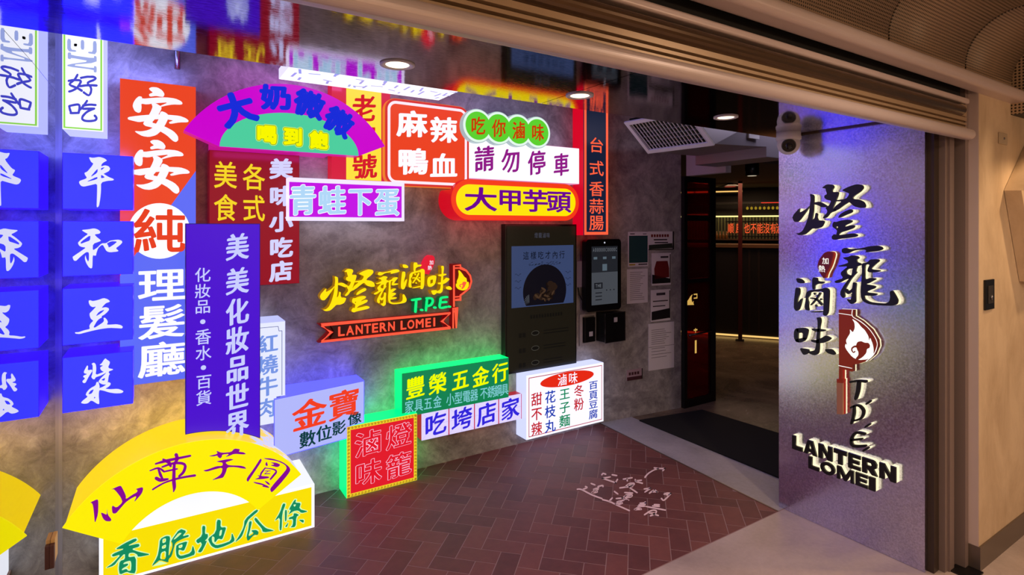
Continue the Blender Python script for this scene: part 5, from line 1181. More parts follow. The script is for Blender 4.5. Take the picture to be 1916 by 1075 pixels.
lan = [(1.734, 1.092), (1.734, 1.380), (1.785, 1.380), (1.785, 1.361), (1.831, 1.340), (1.862, 1.303), (1.872, 1.262), (1.856, 1.215), (1.809, 1.183), (1.785, 1.169), (1.785, 1.139), (1.745, 1.139)]
tube('neon_lantern', RN, lg, [(a, W - 0.055, b) for a, b in lan], 0.0068, 8)
for nm, pts, r_ in (('neon_rung', [(1.744, 1.361), (1.781, 1.361)], 0.005), ('neon_rung', [(1.744, 1.160), (1.781, 1.160)], 0.005), ('neon_tassel', [(1.728, 0.942), (1.728, 1.084), (1.752, 1.084), (1.752, 0.942)], 0.0058), ('neon_rung', [(1.732, 1.058), (1.748, 1.058)], 0.005)):
    tube(nm, RN, lg, [(a, W - 0.055, b) for a, b in pts], r_)
bm = bmesh.new()
add_prism(bm, [(1.722, 0.94), (1.758, 0.94), (1.758, 1.09), (1.746, 1.095), (1.746, 1.13), (1.794, 1.13), (1.794, 1.165), (1.862, 1.20), (1.882, 1.262), (1.866, 1.32), (1.794, 1.37), (1.794, 1.39), (1.724, 1.39), (1.724, 1.09)], 'Y', W - 0.047, W)
link('lantern_channel', bm, RS, lg)
fm = brush('flame', YN, lg, 'Y', W - 0.060, 'w_flame', W - 0.047)
brush('flame_curl', RN, fm, 'Y', W - 0.0615, 'w_curl')
tg = brush('heat_tag', glow('tag_red', (226, 20, 50), 1.0), lg, 'Y', W - 0.062, 'w_tag', W)
text('tag_lettering', cw, tg, 'Y', W - 0.0635, [('加', 1.560, 1.408, 0.030, 0.030), ('熱', 1.548, 1.372, 0.030, 0.030)], (0.005, 0.005, 0))

# ceiling light box whose lettered underside shows below the soffit edge
s = thing('ceiling_light_box', 'long white light box with sketchy blue writing under the steel ceiling edge', 'sign', (1.06, 3.2, 2.47), SIGNS)
box('housing', glow('pale_lilac_acrylic', (224, 220, 255), 1.1), s, 0.56, 1.535, 2.88, 3.315, 2.474, 2.53)
bm = bmesh.new()
add_flat(bm, rect(0.562, 1.533, 2.885, 3.313), 'Z', 2.4725)
link('diffuser', bm, WHITE, s)
bm = bmesh.new()
rr = random.Random(3)
for k in range(7):
    cx = 0.64 + 0.14 * k
    for q in range(5):
        a0, b0 = cx + rr.uniform(-0.05, 0.05), rr.uniform(2.98, 3.24)
        a1, b1 = (a0 + rr.uniform(0.04, 0.07), b0 + rr.uniform(-0.02, 0.02)) if q % 2 else (a0 + rr.uniform(-0.02, 0.02), b0 + rr.uniform(0.06, 0.12))
        b1 = min(b1, 3.27)
        d = Vector((a1 - a0, b1 - b0)).normalized() * 0.007
        add_flat(bm, [(a0 - d.y, b0 + d.x), (a1 - d.y, b1 + d.x), (a1 + d.y, b1 - d.x), (a0 + d.y, b0 - d.x)], 'Z', 2.4715)
link('brush_strokes', bm, glow('periwinkle_print', (150, 156, 232), 1.0), s)
for x in (0.7, 1.4):
    tube('hanger', TRIMST, s, [(x, 3.1, 2.528), (x, 3.1, 2.952)], 0.006)

# ---------------------------------------------------------------- menu screen, kiosk, notices
ms = thing('menu_screen', 'tall dark menu screen showing a bowl of food on the concrete wall', 'screen', (2.49, W, 0.553))
box('casing', BLACK, ms, 2.152, 2.826, W - 0.058, W, 0.556, 1.670, 0.004)
prism('display', glow('display_dark', (50, 44, 32), 0.32, 0.25), ms, rect(2.168, 2.812, 0.575, 1.655), 'Y', W - 0.0605, W - 0.056)
bm = bmesh.new()
add_flat(bm, rect(2.205, 2.790, 1.045, 1.505), 'Y', W - 0.0615)
pic = link('picture', bm, glow('display_blue', (78, 96, 146), 0.48, 0.25), ms)
bm = bmesh.new()
add_flat(bm, [p for p in ellipse(2.512, 1.155, 0.205, 0.205, 48) if p[1] > 1.047] , 'Y', W - 0.0620)
bw = link('bowl', bm, glow('display_bowl', (24, 22, 34), 0.4, 0.25), pic)
bm = bmesh.new()
for k in range(26):
    a = rr.uniform(0, math.pi)
    r_ = rr.uniform(0, 0.13)
    px, pz = 2.53 + r_ * math.cos(a), 1.10 + r_ * math.sin(a)
    add_flat(bm, [(px + rr.uniform(0.016, 0.035) * math.cos(t), max(1.048, pz + rr.uniform(0.014, 0.026) * math.sin(t))) for t in [i * math.pi / 4 for i in range(8)]], 'Y', W - 0.0622 - k * 0.00004)
link('food', bm, glow('display_food', (72, 50, 38), 0.30, 0.25), pic)
for nm_, c_3, sd in (('food_pale_bits', (112, 82, 60), 4), ('food_dark_bits', (40, 26, 20), 9)):  # paler and darker pieces of the pictured food
    bm = bmesh.new()
    r3 = random.Random(sd)
    for k in range(12):
        a = r3.uniform(0.1, math.pi - 0.1)
        r_ = r3.uniform(0.02, 0.12)
        px, pz, an = 2.53 + r_ * math.cos(a), 1.085 + r_ * math.sin(a), r3.uniform(0, 3.1)
        pts = [(0.026 * math.cos(t), 0.008 * math.sin(t)) for t in [i * math.pi / 4 for i in range(8)]]
        add_flat(bm, [(px + x * math.cos(an) - y * math.sin(an), max(1.048, pz + x * math.sin(an) + y * math.cos(an))) for x, y in pts], 'Y', W - 0.0633 - k * 0.00003)
    link(nm_, bm, glow('display_' + nm_, c_3, 0.35, 0.25), pic)
bm = bmesh.new()
for k in range(9):
    a = math.radians(100 + 14 * k)
    add_flat(bm, [(2.365, 1.075), (2.365 + 0.05 * math.cos(a) , 1.075 + 0.06 * math.sin(a)), (2.365 + 0.05 * math.cos(a) + 0.004, 1.075 + 0.06 * math.sin(a) + 0.003)], 'Y', W - 0.0635)
link('garnish', bm, glow('display_garnish', (108, 112, 120), 0.6, 0.25), pic)
dk = glow('display_ink', (16, 18, 30), 0.5, 0.25)
text('heading', dk, pic, 'Y', W - 0.0622, row('這樣吃才內行', 2.30, 2.71, 1.432, 0.052, 0.060), (0.004, 0.004, 0), 0.02)
bm = bmesh.new()
for k in range(11):
    x = 2.36 + 0.028 * k
    for q in range(3):
        a0, b0 = x + rr.uniform(-0.008, 0.008), 1.365 + rr.uniform(-0.012, 0.012)
        add_flat(bm, [(a0, b0), (a0 + 0.016, b0 + 0.004), (a0 + 0.016, b0 + 0.007), (a0, b0 + 0.003)], 'Y', W - 0.0622)
for sg, x0 in ((1, 2.235), (-1, 2.765)):
    for q in range(3):
        z = 1.29 - 0.05 * q
        for i in range(5):
            a = x0 + sg * 0.011 * i
            add_flat(bm, [(a, z + 0.008 * math.sin(i * 1.7)), (a + sg * 0.011, z + 0.008 * math.sin((i + 1) * 1.7)), (a + sg * 0.011, z + 0.008 * math.sin((i + 1) * 1.7) + 0.003), (a, z + 0.008 * math.sin(i * 1.7) + 0.003)], 'Y', W - 0.0622)
link('doodles', bm, dk, pic)
mp_ = glow('display_print', (24, 22, 18), 0.5, 0.25)
bm = bmesh.new()
for k in range(12):
    x = 2.375 + 0.026 * k
    add_flat(bm, rect(x, x + 0.017, 0.953, 0.980), 'Y', W - 0.0615)
link('menu_heading', bm, mp_, ms)
for q, z in enumerate((0.835, 0.720, 0.610)):
    bm = bmesh.new()
    for k in range(2):
        add_flat(bm, rect(2.27 + 0.035 * k, 2.297 + 0.035 * k, z - 0.018, z + 0.016), 'Y', W - 0.0615)
        add_flat(bm, rect(2.50, 2.74 - 0.03 * q, z + 0.012 - 0.022 * k, z + 0.020 - 0.022 * k), 'Y', W - 0.0615)
    add_flat(bm, ellipse(2.42, z + 0.005, 0.030, 0.014, 20), 'Y', W - 0.0615)
    link('menu_item', bm, mp_, ms)
bm = bmesh.new()
for q, z in enumerate((0.835, 0.720, 0.610)):
    add_flat(bm, [ellipse(2.42, z + 0.005, 0.036, 0.019, 24), ellipse(2.42, z + 0.005, 0.032, 0.015, 24)], 'Y', W - 0.0618)
link('menu_bowls', bm, glow('display_pale', (86, 82, 74), 0.6, 0.25), ms)
text('small_logo', glow('display_logo', (78, 78, 92), 0.6, 0.25), ms, 'Y', W - 0.0615, row('燈籠滷味', 2.41, 2.56, 1.585, 0.032, 0.040), (0.01, 0.01, 0))

kp = thing('temperature_kiosk', 'black wall tablet kiosk with a pale lower screen between the menu screen and papers', 'kiosk', (3.08, W, 0.96))
bm = bmesh.new()
add_prism(bm, rrect(2.888, 3.268, 0.962, 1.548, 0.03), 'Y', W - 0.10, W - 0.05)
link('casing', bm, BLACK, kp)
box('wall_mount', BLACK, kp, 2.98, 3.17, W - 0.052, W, 1.05, 1.45)
bm = bmesh.new()
add_flat(bm, rect(2.945, 3.228, 1.015, 1.490), 'Y', W - 0.1015)
scn = link('display', bm, glow('kiosk_dark', (36, 38, 44), 0.8, 0.25), kp)
bm = bmesh.new()
add_flat(bm, rect(2.945, 3.228, 1.015, 1.278), 'Y', W - 0.1020)
link('lower_panel', bm, glow('kiosk_grey', (86, 90, 98), 0.6, 0.25), scn)
bm = bmesh.new()
add_flat(bm, rect(2.972, 3.062, 1.145, 1.195), 'Y', W - 0.1025)
for k in range(3):
    add_flat(bm, rect(3.10 + 0.04 * k, 3.112 + 0.04 * k, 1.125, 1.135), 'Y', W - 0.1025)
    add_flat(bm, rect(2.985, 3.055, 1.108 - 0.028 * k, 1.116 - 0.028 * k), 'Y', W - 0.1025)
link('tiles', bm, glow('kiosk_ink', (30, 32, 38), 0.7, 0.25), scn)
text('tile_lettering', glow('kiosk_text', (120, 124, 132), 0.7, 0.25), scn, 'Y', W - 0.1028, [('T', 2.995, 1.170, 0.016, 0.026), ('H', 3.018, 1.170, 0.016, 0.026), ('E', 3.040, 1.170, 0.014, 0.026)], (0.01, 0.01, 0), latin=True)
text('top_lettering', glow('kiosk_text', (120, 124, 132), 0.7, 0.25), scn, 'Y', W - 0.1028, [(c, 2.966 + 0.0222 * k, 1.462, 0.015, 0.030) for k, c in enumerate('A00000C0000C')], latin=True)
bm = bmesh.new()
for x in (2.985, 3.085, 3.185):
    add_flat(bm, rect(x - 0.019, x + 0.019, 1.385, 1.405), 'Y', W - 0.1025)
add_flat(bm, rect(3.060, 3.110, 1.290, 1.345), 'Y', W - 0.1025)
link('icons', bm, glow('kiosk_icon', (96, 112, 124), 0.7, 0.25), scn)
lathe('lens', glow('kiosk_led', (220, 225, 240), 0.8), kp, (3.085, 0, 1.520), [(0.007, W - 0.102), (0.007, W - 0.099)], 12, 'Y')
pb = thing('power_box', 'small pale metal box behind the left edge of the wall tablet', 'electrical box', (2.86, W, 1.15))
box('cover', pbr('pale_box_metal', (150, 140, 150), 0.5), pb, 2.838, 2.975, W - 0.045, W, 1.16, 1.372, 0.003)
tube('cable', BLACK, pb, [(2.87, W - 0.02, 1.16), (2.875, W - 0.03, 1.10), (2.90, W - 0.03, 1.06), (2.93, W - 0.02, 1.03)], 0.005, 6)
cr_ = thing('card_reader', 'black device in a grey recess left of the black case', 'card reader', (2.99, W, 0.68))
bm = bmesh.new()
add_prism(bm, [rect(2.893, 3.062, 0.676, 0.934), rect(2.922, 3.046, 0.698, 0.915)], 'Y', W - 0.016, W)
link('plate', bm, GREYC, cr_)
box('body', BLACK, cr_, 2.930, 3.040, W - 0.040, W, 0.705, 0.905, 0.004)
box('label', pbr('label_white', (190, 188, 196), 0.6), cr_, 2.972, 3.010, W - 0.0415, W - 0.038, 0.752, 0.790)
bc = thing('equipment_case', 'black wall case with metal corner edges under the tablet kiosk', 'case', (3.18, W, 0.70))
box('body', BLACK, bc, 3.078, 3.296, W - 0.118, W, 0.700, 0.938, 0.004)
bm = bmesh.new()
for x in (3.078, 3.296):
    add_box(bm, x - 0.003, x + 0.003, W - 0.121, W - 0.115, 0.698, 0.940)
for z in (0.700, 0.938):
    add_box(bm, 3.076, 3.298, W - 0.121, W - 0.115, z - 0.003, z + 0.003)
link('metal_edging', bm, TRIMST, bc)
box('label', pbr('label_white', (190, 188, 196), 0.6), bc, 3.172, 3.208, W - 0.1205, W - 0.117, 0.862, 0.900)

def wy(x):
    """the wall turns slightly after x = 3.18"""
    return W - max(0, x - 3.18) * (0.088 / 0.84)
def notice(label, x0, x1, z0, z1, prints, base=None):
    xm = (x0 + x1) / 2
    t = thing('notice', label, 'notice', (xm, wy(xm), z0), 'papers taped to the concrete wall')
    bm = bmesh.new()
    add_prism(bm, rect(x0, x1, z0, z1), 'Y', W - 0.0035, W - 0.001)
    def fit(o):
        for v in o.data.vertices:
            v.co.y += wy(v.co.x) - W
    fit(link('sheet', bm, base or PAPER, t))
    for nm, m, rs in prints:
        bm = bmesh.new()
        for r in rs:
            add_flat(bm, r if len(r) > 4 or isinstance(r[0], (tuple, list)) else rect(*r), 'Y', W - 0.0045)
        fit(link(nm, bm, m, t))
    return t, fit
def sc_x(x):   # wall bends, so sheet positions are given on the flat wall and pulled on to it
    return x * wy(x) / W
DGREEN = pbr('dark_green_ink', (26, 70, 74), 0.7)
DRED = pbr('dark_red_ink', (120, 20, 24), 0.7)
MID = pbr('mid_grey_ink', (128, 120, 132), 0.8)
def lines(x0, x1, z0, z1, n):
    r_ = random.Random(int(x0 * 1000))
    return [(x0, x0 + (x1 - x0) * r_.uniform(0.6, 1.0), z1 + (z0 - z1) * i / (n - 1), z1 + (z0 - z1) * i / (n - 1) + 0.004) for i in range(n)]
X = sc_x
def Z(z, x):
    return 1.65 + (z - 1.65) * wy(x) / W
def R_(a0, a1, b0, b1):
    k = wy((a0 + a1) / 2) / W
    return a0 * k, a1 * k, 1.65 + (b0 - 1.65) * k, 1.65 + (b1 - 1.65) * k
a, b, c, d = R_(3.459, 3.681, 1.299, 1.606)
notice('white framed dark green notice, leftmost in the upper row of papers', a, b, c, d, [('green_field', DGREEN, [(a + 0.008, b - 0.008, c + 0.034, d - 0.034)]), ('print', pbr('yellow_ink', (190, 160, 40), 0.7), [(a + 0.01, a + 0.075, c + 0.012, c + 0.024)]), ('print', INK, [(a + 0.11, b - 0.012, c + 0.014, c + 0.024), (a + 0.02, a + 0.07, d - 0.022, d - 0.014), (b - 0.06, b - 0.02, d - 0.022, d - 0.016)])])
a, b, c, d = R_(3.446, 3.674, 0.977, 1.278)
notice('plain white sheet of small type under the dark green notice', a, b, c, d, [('print', MID, lines(a + 0.03, b - 0.02, c + 0.03, d - 0.03, 15))])
a, b, c, d = R_(3.714, 4.013, 1.440, 1.608)
notice('landscape white notice with a dark green band, upper right of the papers', a, b, c, d, [('dark_edge', pbr('black_ink', (22, 20, 24), 0.6), [(b - 0.016, b, c, d), (a, b, c, c + 0.008)]), ('green_band', pbr('olive_ink', (44, 54, 44), 0.7), [[(a + 0.004, c + 0.008), (b - 0.016, c + 0.014), (b - 0.02, c + 0.058), (a + 0.004, c + 0.045)]]), ('print', DRED, [(a + 0.03 + 0.03 * k, a + 0.052 + 0.03 * k, d - 0.05, d - 0.026) for k in range(7)]), ('print', INK, [(a + 0.06, b - 0.08, d - 0.080, d - 0.068), (a + 0.07, b - 0.07, d - 0.105, d - 0.094)])])
a, b, c, d = R_(3.755, 3.977, 1.117, 1.411)
notice('notice with a dark red jar shape, second down in the right column of papers', a, b, c, d, [('dark_edge', pbr('black_ink', (22, 20, 24), 0.6), [(b - 0.014, b - 0.004, c + 0.02, d - 0.012), [(a + 0.002, c + 0.018), (b - 0.006, c + 0.018), (b - 0.006, c + 0.055), (a + 0.002, c + 0.10)]]), ('red_jar', DRED, [[(a + 0.03, c + 0.058), (b - 0.02, c + 0.070), (b - 0.022, c + 0.15), (b - 0.04, d - 0.072), (a + 0.05, d - 0.072), (a + 0.026, c + 0.15)]]), ('print', INK, [(b - 0.12, b - 0.03, d - 0.045, d - 0.028)])])
a, b, c, d = R_(3.744, 3.970, 0.792, 1.078)
notice('notice with a black lower band, third down in the right column of papers', a, b, c, d, [('dark_edge', pbr('black_ink', (22, 20, 24), 0.6), [(b - 0.013, b - 0.003, c + 0.02, d - 0.012), [(a + 0.006, c + 0.012), (b - 0.004, c + 0.022), (b - 0.004, c + 0.110), (a + 0.006, c + 0.088)]]), ('print', INK, [(a + 0.06, b - 0.06, d - 0.05, d - 0.028), (a + 0.02, b - 0.03, d - 0.105, d - 0.096), (a + 0.02, b - 0.06, d - 0.150, d - 0.141)])])
a, b, c, d = R_(3.718, 4.016, 0.352, 0.775)
notice('long white folded letter, lowest in the right column of papers', a, b, c, d, [('print', MID, lines(a + 0.03, b - 0.03, c + 0.23, d - 0.06, 8) + lines(a + 0.03, b - 0.03, c + 0.11, c + 0.19, 4)), ('fold', pbr('paper_crease', (150, 146, 152), 0.8), [(a, b, c + 0.205, c + 0.209)])])
a, b, c, d = R_(3.440, 3.612, 0.306, 0.399)
notice('small pink sticker low on the wall left of the folded letter', a, b, c, d, [('dark_edge', pbr('black_ink', (22, 20, 24), 0.6), [(b - 0.010, b, c, d)]), ('print', pbr('maroon_ink', (70, 30, 40), 0.7), [(a + 0.002, b - 0.010, c, c + 0.03)] + [(a + 0.02 + 0.03 * k, a + 0.042 + 0.03 * k, c + 0.045, c + 0.07) for k in range(4)])], pbr('pink_paper', (172, 146, 160), 0.7))

# ---------------------------------------------------------------- entrance: mat, air outlet, glass leaf
tag(prism('floor_mat', MATBLK, None, [(3.425, 1.94), (4.20, 2.02), (4.11, 3.30), (3.44, 3.41)], 'Z', 0.0012, 0.012), 'black rubber entrance mat on the grey threshold', 'mat')

ac = thing('air_outlet', 'white slatted air outlet on a grey duct above the entrance', 'air outlet', (3.08, 2.66, 2.197))
P = [Vector((3.055, 2.934, 2.197)), Vector((3.116, 2.399, 2.197))]
up = Vector((-0.170, 0.03, 0.176))
up.normalize()
along = (P[1] - P[0]).normalized()
Lr = (P[1] - P[0]).length
Hr = 0.30
nrm = along.cross(up).normalized()
if nrm.x > 0:
    nrm = -nrm
def reg(a, b, off=0.0):
    return P[0] + along * a + up * b + nrm * off
def reg_box(bm, a0, a1, b0, b1, o0_, o1_):
    v = [bm.verts.new(reg(a, b, o)) for o in (o0_, o1_) for a, b in ((a0, b0), (a1, b0), (a1, b1), (a0, b1))]
    for f in ((0, 3, 2, 1), (4, 5, 6, 7), (0, 1, 5, 4), (1, 2, 6, 5), (2, 3, 7, 6), (3, 0, 4, 7)):
        bm.faces.new([v[i] for i in f])
bm = bmesh.new()
fw = 0.028
reg_box(bm, 0, Lr, 0, fw, -0.004, 0.012)
reg_box(bm, 0, Lr, Hr - fw, Hr, -0.004, 0.012)
reg_box(bm, 0, fw, fw, Hr - fw, -0.004, 0.012)
reg_box(bm, Lr - fw, Lr, fw, Hr - fw, -0.004, 0.012)
link('frame', bm, WHITEP, ac)
bm = bmesh.new()
n = 17
for i in range(n):
    a = fw + (Lr - 2 * fw) * (i + 0.5) / n
    reg_box(bm, a - 0.0022, a + 0.0022, fw, Hr - fw, -0.005, 0.002)
link('vanes', bm, WHITEP, ac)
bm = bmesh.new()
for i in range(6):
    b = fw + (Hr - 2 * fw) * (i + 0.5) / 6
    reg_box(bm, fw, Lr - fw, b - 0.0015, b + 0.0015, -0.026, -0.018)
link('cross_vanes', bm, pbr('vane_grey', (120, 118, 130), 0.5), ac)
bm = bmesh.new()
reg_box(bm, 0.01, Lr - 0.01, 0.01, Hr - 0.01, -0.05, -0.040)
link('plenum', bm, DARK, ac)
DUCT = pbr('duct_metal', (142, 136, 148), 0.45, 0.4)
bm = bmesh.new()
bk_ = [reg(0.0, 0.0, -0.005), reg(Lr, 0.0, -0.005), reg(Lr, Hr, -0.005), reg(0, Hr, -0.005)]
far = [Vector((3.75, 3.06, 2.235)), Vector((3.75, 2.44, 2.235)), Vector((3.75, 2.44, 2.46)), Vector((3.75, 3.06, 2.46))]
va = [bm.verts.new(p) for p in bk_]
vb = [bm.verts.new(p) for p in far]
for i in range(4):
    bm.faces.new([va[i], va[(i + 1) % 4], vb[(i + 1) % 4], vb[i]])
bm.faces.new(vb)
link('duct', bm, DUCT, ac)
box('fan_coil_unit', DUCT, ac, 3.75, 4.03, 2.44, 3.08, 2.160, 2.50, 0.004)
box('duct_label', pbr('label_white', (190, 188, 196), 0.6), ac, 3.50, 3.62, 2.410, 2.422, 2.275, 2.318)
for y in (2.55, 2.95):
    tube('hanger', TRIMST, ac, [(3.90, y, 2.49), (3.90, y, 2.81)], 0.006)

tag(box('wall_header', pbr('white_header_paint', (196, 188, 200), 0.7), None, 4.05, 4.12, 3.009, 3.428, 2.112, 2.80), kind='structure')

dr = thing('glass_door', 'black framed red glass door leaf with a gold flame emblem at the room entrance', 'door', (4.25, 3.44, 0.0))
bm = bmesh.new()
y0, y1 = 3.425, 3.462
for x0, x1, z0, z1 in ((4.022, 4.062, 0, 2.11), (4.392, 4.462, 0, 2.11), (4.062, 4.392, 0, 0.075), (4.062, 4.392, 2.06, 2.11), (4.062, 4.392, 1.705, 1.755), (4.062, 4.392, 1.135, 1.172)):
    add_box(bm, x0, x1, y0, y1, z0, z1)
link('frame', bm, BLACK, dr)
gl = bpy.data.materials.new('red_tinted_glass')
gl.use_nodes = True
gb = gl.node_tree.nodes['Principled BSDF']
gb.inputs['Base Color'].default_value = (0.30, 0.012, 0.012, 1)
gb.inputs['Roughness'].default_value = 0.05
gb.inputs['Transmission Weight'].default_value = 0.85
gb.inputs['IOR'].default_value = 1.2
box('pane', gl, dr, 4.062, 4.392, 3.440, 3.447, 0.075, 2.06)
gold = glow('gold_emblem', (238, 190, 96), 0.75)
bm = bmesh.new()
pb_ = bbox('p_flame')
for loops in traced('p_flame'):
    L2 = [[(4.19 - (p[0] - pb_[0]) / (pb_[1] - pb_[0]) * 0.155, 0.80 + (p[1] - pb_[2]) / (pb_[3] - pb_[2]) * 0.23) for p in l] for l in loops]
    L2 = [[(max(4.063, p[0]), p[1]) for p in l] for l in L2]
    add_flat(bm, L2, 'Y', 3.4385)
em = link('flame_emblem', bm, gold, dr, recalc=False)
bm = bmesh.new()
for r in ((4.165, 4.215, 0.985, 0.996), (4.165, 4.215, 1.02, 1.031), (4.205, 4.215, 0.985, 1.031), (4.165, 4.215, 0.690, 0.702), (4.186, 4.194, 0.670, 0.712), (4.180, 4.205, 0.480, 0.600)):
    add_flat(bm, rect(*r), 'Y', 3.4385)
link('emblem_marks', bm, gold, dr, recalc=False)
tube('handle', TRIMST, dr, [(4.07, 3.41, 0.66), (4.38, 3.41, 0.675)], 0.010)

# ---------------------------------------------------------------- the room behind
wv = Vector((0.821, 0.571, 0))
av = Vector((0.571, -0.821, 0))
def far_(D, s_, z):
    p = wv * D + av * s_
    return (p.x, p.y, z)
def fbox(name, mat, parent, D0, D1, s0, s1, z0, z1):
    bm = bmesh.new()
    v = [bm.verts.new(far_(D, s_, z)) for z in (z0, z1) for D, s_ in ((D0, s0), (D0, s1), (D1, s1), (D1, s0))]
    for f in ((0, 3, 2, 1), (4, 5, 6, 7), (0, 1, 5, 4), (1, 2, 6, 5), (2, 3, 7, 6), (3, 0, 4, 7)):
        bm.faces.new([v[i] for i in f])
    return link(name, bm, mat, parent)
br = thing('bar_counter', 'dark bar counter with a warm light strip along its foot across the room', 'bar counter', far_(9.2, 0, 0))
DW = pbr('dark_bar_front', (22, 14, 12), 0.45)
fbox('front', DW, br, 9.0, 9.5, -1.3, 1.6, 0.0, 1.34)
fbox('counter_top', pbr('counter_wood', (96, 64, 40), 0.4), br, 8.94, 9.55, -1.34, 1.64, 1.34, 1.385)
fbox('light_strip', glow('warm_led', (255, 206, 120), 1.0), br, 8.975, 8.995, -1.3, 1.6, 0.012, 0.036)
for k in range(3):
    fbox('front_panel_rib', pbr('rib_brown', (40, 26, 20), 0.4), br, 8.985, 9.0, -0.10 + 0.13 * k, -0.07 + 0.13 * k, 0.06, 1.30)
bb_ = thing('back_bar', 'lit back bar wall with green slats and light strips across the room', 'back bar', far_(10.25, 0, 0))
fbox('cabinet', DW, bb_, 10.22, 10.42, -1.5, 1.8, 0.0, 2.30)
bm = bmesh.new()
for k in range(56):
    s0 = -1.2 + 0.05 * k
    v = [bm.verts.new(far_(D, s_, z)) for z in (1.44, 1.83) for D, s_ in ((10.19, s0), (10.19, s0 + 0.03), (10.22, s0 + 0.03), (10.22, s0))]
    for f in ((0, 1, 5, 4), (1, 2, 6, 5), (3, 0, 4, 7), (4, 5, 6, 7), (0, 3, 2, 1)):
        bm.faces.new([v[i] for i in f])
link('slatted_panel', bm, pbr('slat_green', (96, 92, 56), 0.5), bb_)
fbox('light_strip', glow('pale_led', (255, 236, 150), 1.3), bb_, 10.15, 10.17, -1.2, 1.6, 1.815, 1.838)
fbox('shelf', pbr('counter_wood', (96, 64, 40), 0.4), bb_, 10.05, 10.22, -1.3, 1.7, 1.425, 1.445)
lamp('AREA', 'back_bar_lamp', far_(10.05, 0.1, 1.86), 1.4, (1.0, 0.85, 0.5), 2.4, (0, 0, math.radians(-55.2)), size_y=0.05)
nt = thing('neon_slogan', 'orange red neon slogan in Chinese characters on the back bar wall', 'neon sign', far_(10.17, 0, 1.5))
bm = bmesh.new()
tmp = bmesh.new()
for ch, s_ in zip('順風也不能沒有滷', (-0.24, -0.115, 0.015, 0.115, 0.215, 0.315, 0.415, 0.505)):
    add_char(tmp, ch, 'Z', 0, s_ , 1.625, 0.092, 0.170, (0, 0, 0), 0.05)
me = bpy.data.meshes.new('tmp')
tmp.to_mesh(me)
tmp.free()
for v in me.vertices:
    v.co = Vector(far_(10.165, v.co.x, v.co.y))
me.materials.append(glow('neon_slogan_red', (255, 92, 46), 1.1))
so = bpy.data.objects.new('lettering', me)
COL.objects.link(so)
so.parent = nt
so.matrix_parent_inverse = Matrix.Translation(-Vector(nt.location))
fbox('backing', DARK, nt, 10.172, 10.19, -0.32, 0.58, 1.49, 1.50)
fbox('backing', DARK, nt, 10.172, 10.19, -0.32, 0.58, 1.74, 1.75)
# things on the shelf and hanging above it
for k in range(4):
    t = thing('bottle', 'amber bottle on the back bar shelf beside the door frame', 'bottle', far_(10.12, -0.46 + 0.052 * k, 1.445), 'bottles on the back bar shelf')
    c_ = far_(10.12, -0.46 + 0.052 * k, 0)
    lathe('body', pbr('amber_glass', (150, 96, 52), 0.2), t, c_, [(0.020, 1.445), (0.021, 1.515), (0.010, 1.54), (0.009, 1.575)], 12)
    lathe('cap', BLACK, t, c_, [(0.010, 1.575), (0.010, 1.59)], 10)
rl = thing('glass_rack', 'dark overhead rack with a red light strip above the bar', 'rack', far_(9.7, 0, 2.0))
fbox('rail', DW, rl, 9.66, 9.74, -1.0, 1.3, 2.02, 2.05)
fbox('red_light_strip', glow('red_led', (255, 60, 40), 0.9), rl, 9.652, 9.662, 0.22, 0.50, 2.024, 2.036)
for x in (-0.8, 1.1):
    fbox('hanger', DW, rl, 9.69, 9.71, x, x + 0.02, 2.05, 2.31)
gr_ = random.Random(5)
for k in range(9):
    s_ = 0.02 + 0.062 * k
    t = thing('wine_glass', 'small glass with a yellow glint hanging from the rack above the bar', 'glass', far_(9.7, s_, 1.93), 'glasses hanging above the bar')
    c_ = far_(9.7, s_, 0)
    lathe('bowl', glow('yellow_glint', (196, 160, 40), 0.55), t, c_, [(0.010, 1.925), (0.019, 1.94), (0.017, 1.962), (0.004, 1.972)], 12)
    lathe('stem', TRIMST, t, c_, [(0.003, 1.972), (0.003, 2.014), (0.018, 2.018), (0.018, 2.021)], 10)
pc = thing('red_column', 'thin dark red post standing before the bar', 'post', far_(8.72, -0.075, 0))
fbox('shaft', pbr('red_lacquer', (72, 8, 6), 0.45), pc, 8.70, 8.75, -0.105, -0.05, 0.012, 2.308)
fbox('base', DW, pc, 8.66, 8.78, -0.14, -0.025, 0.0, 0.012)
cl = thing('can_light', 'black cylinder surface light under the room ceiling', 'ceiling light', (5.22, 3.47 + 0.09, 2.18))
lathe('can', BLACK, cl, (5.22, 3.56, 0), [(0.068, 2.31), (0.068, 2.185), (0.060, 2.182)], 28)
lathe('lens', glow('can_lens', (210, 196, 170), 0.8), cl, (5.22, 3.56, 0), [(0.045, 2.183), (0.044, 2.180)], 24)
lc = thing('light_cove', 'thin yellow light strip at the far ceiling edge beyond the glass door', 'light strip', far_(9.9, -0.45, 2.2))
fbox('strip', glow('amber_led', (250, 196, 110), 1.1), lc, 9.88, 9.90, -1.6, -0.055, 2.225, 2.245)
fbox('housing', DW, lc, 9.90, 9.98, -1.6, -0.055, 2.20, 2.31)
pd = thing('pendant_dish', 'dark dish shaped ceiling fixture with red glints near the far light strip', 'ceiling light', far_(9.0, -0.30, 2.25))
c_ = far_(9.0, -0.22, 0)
lathe('dish', DW, pd, c_, [(0.03, 2.31), (0.05, 2.29), (0.17, 2.255), (0.17, 2.248), (0.03, 2.262)], 28)
lathe('glint', glow('red_glint', (190, 70, 50), 0.7), pd, c_, [(0.05, 2.259), (0.085, 2.252), (0.03, 2.2515)], 16)

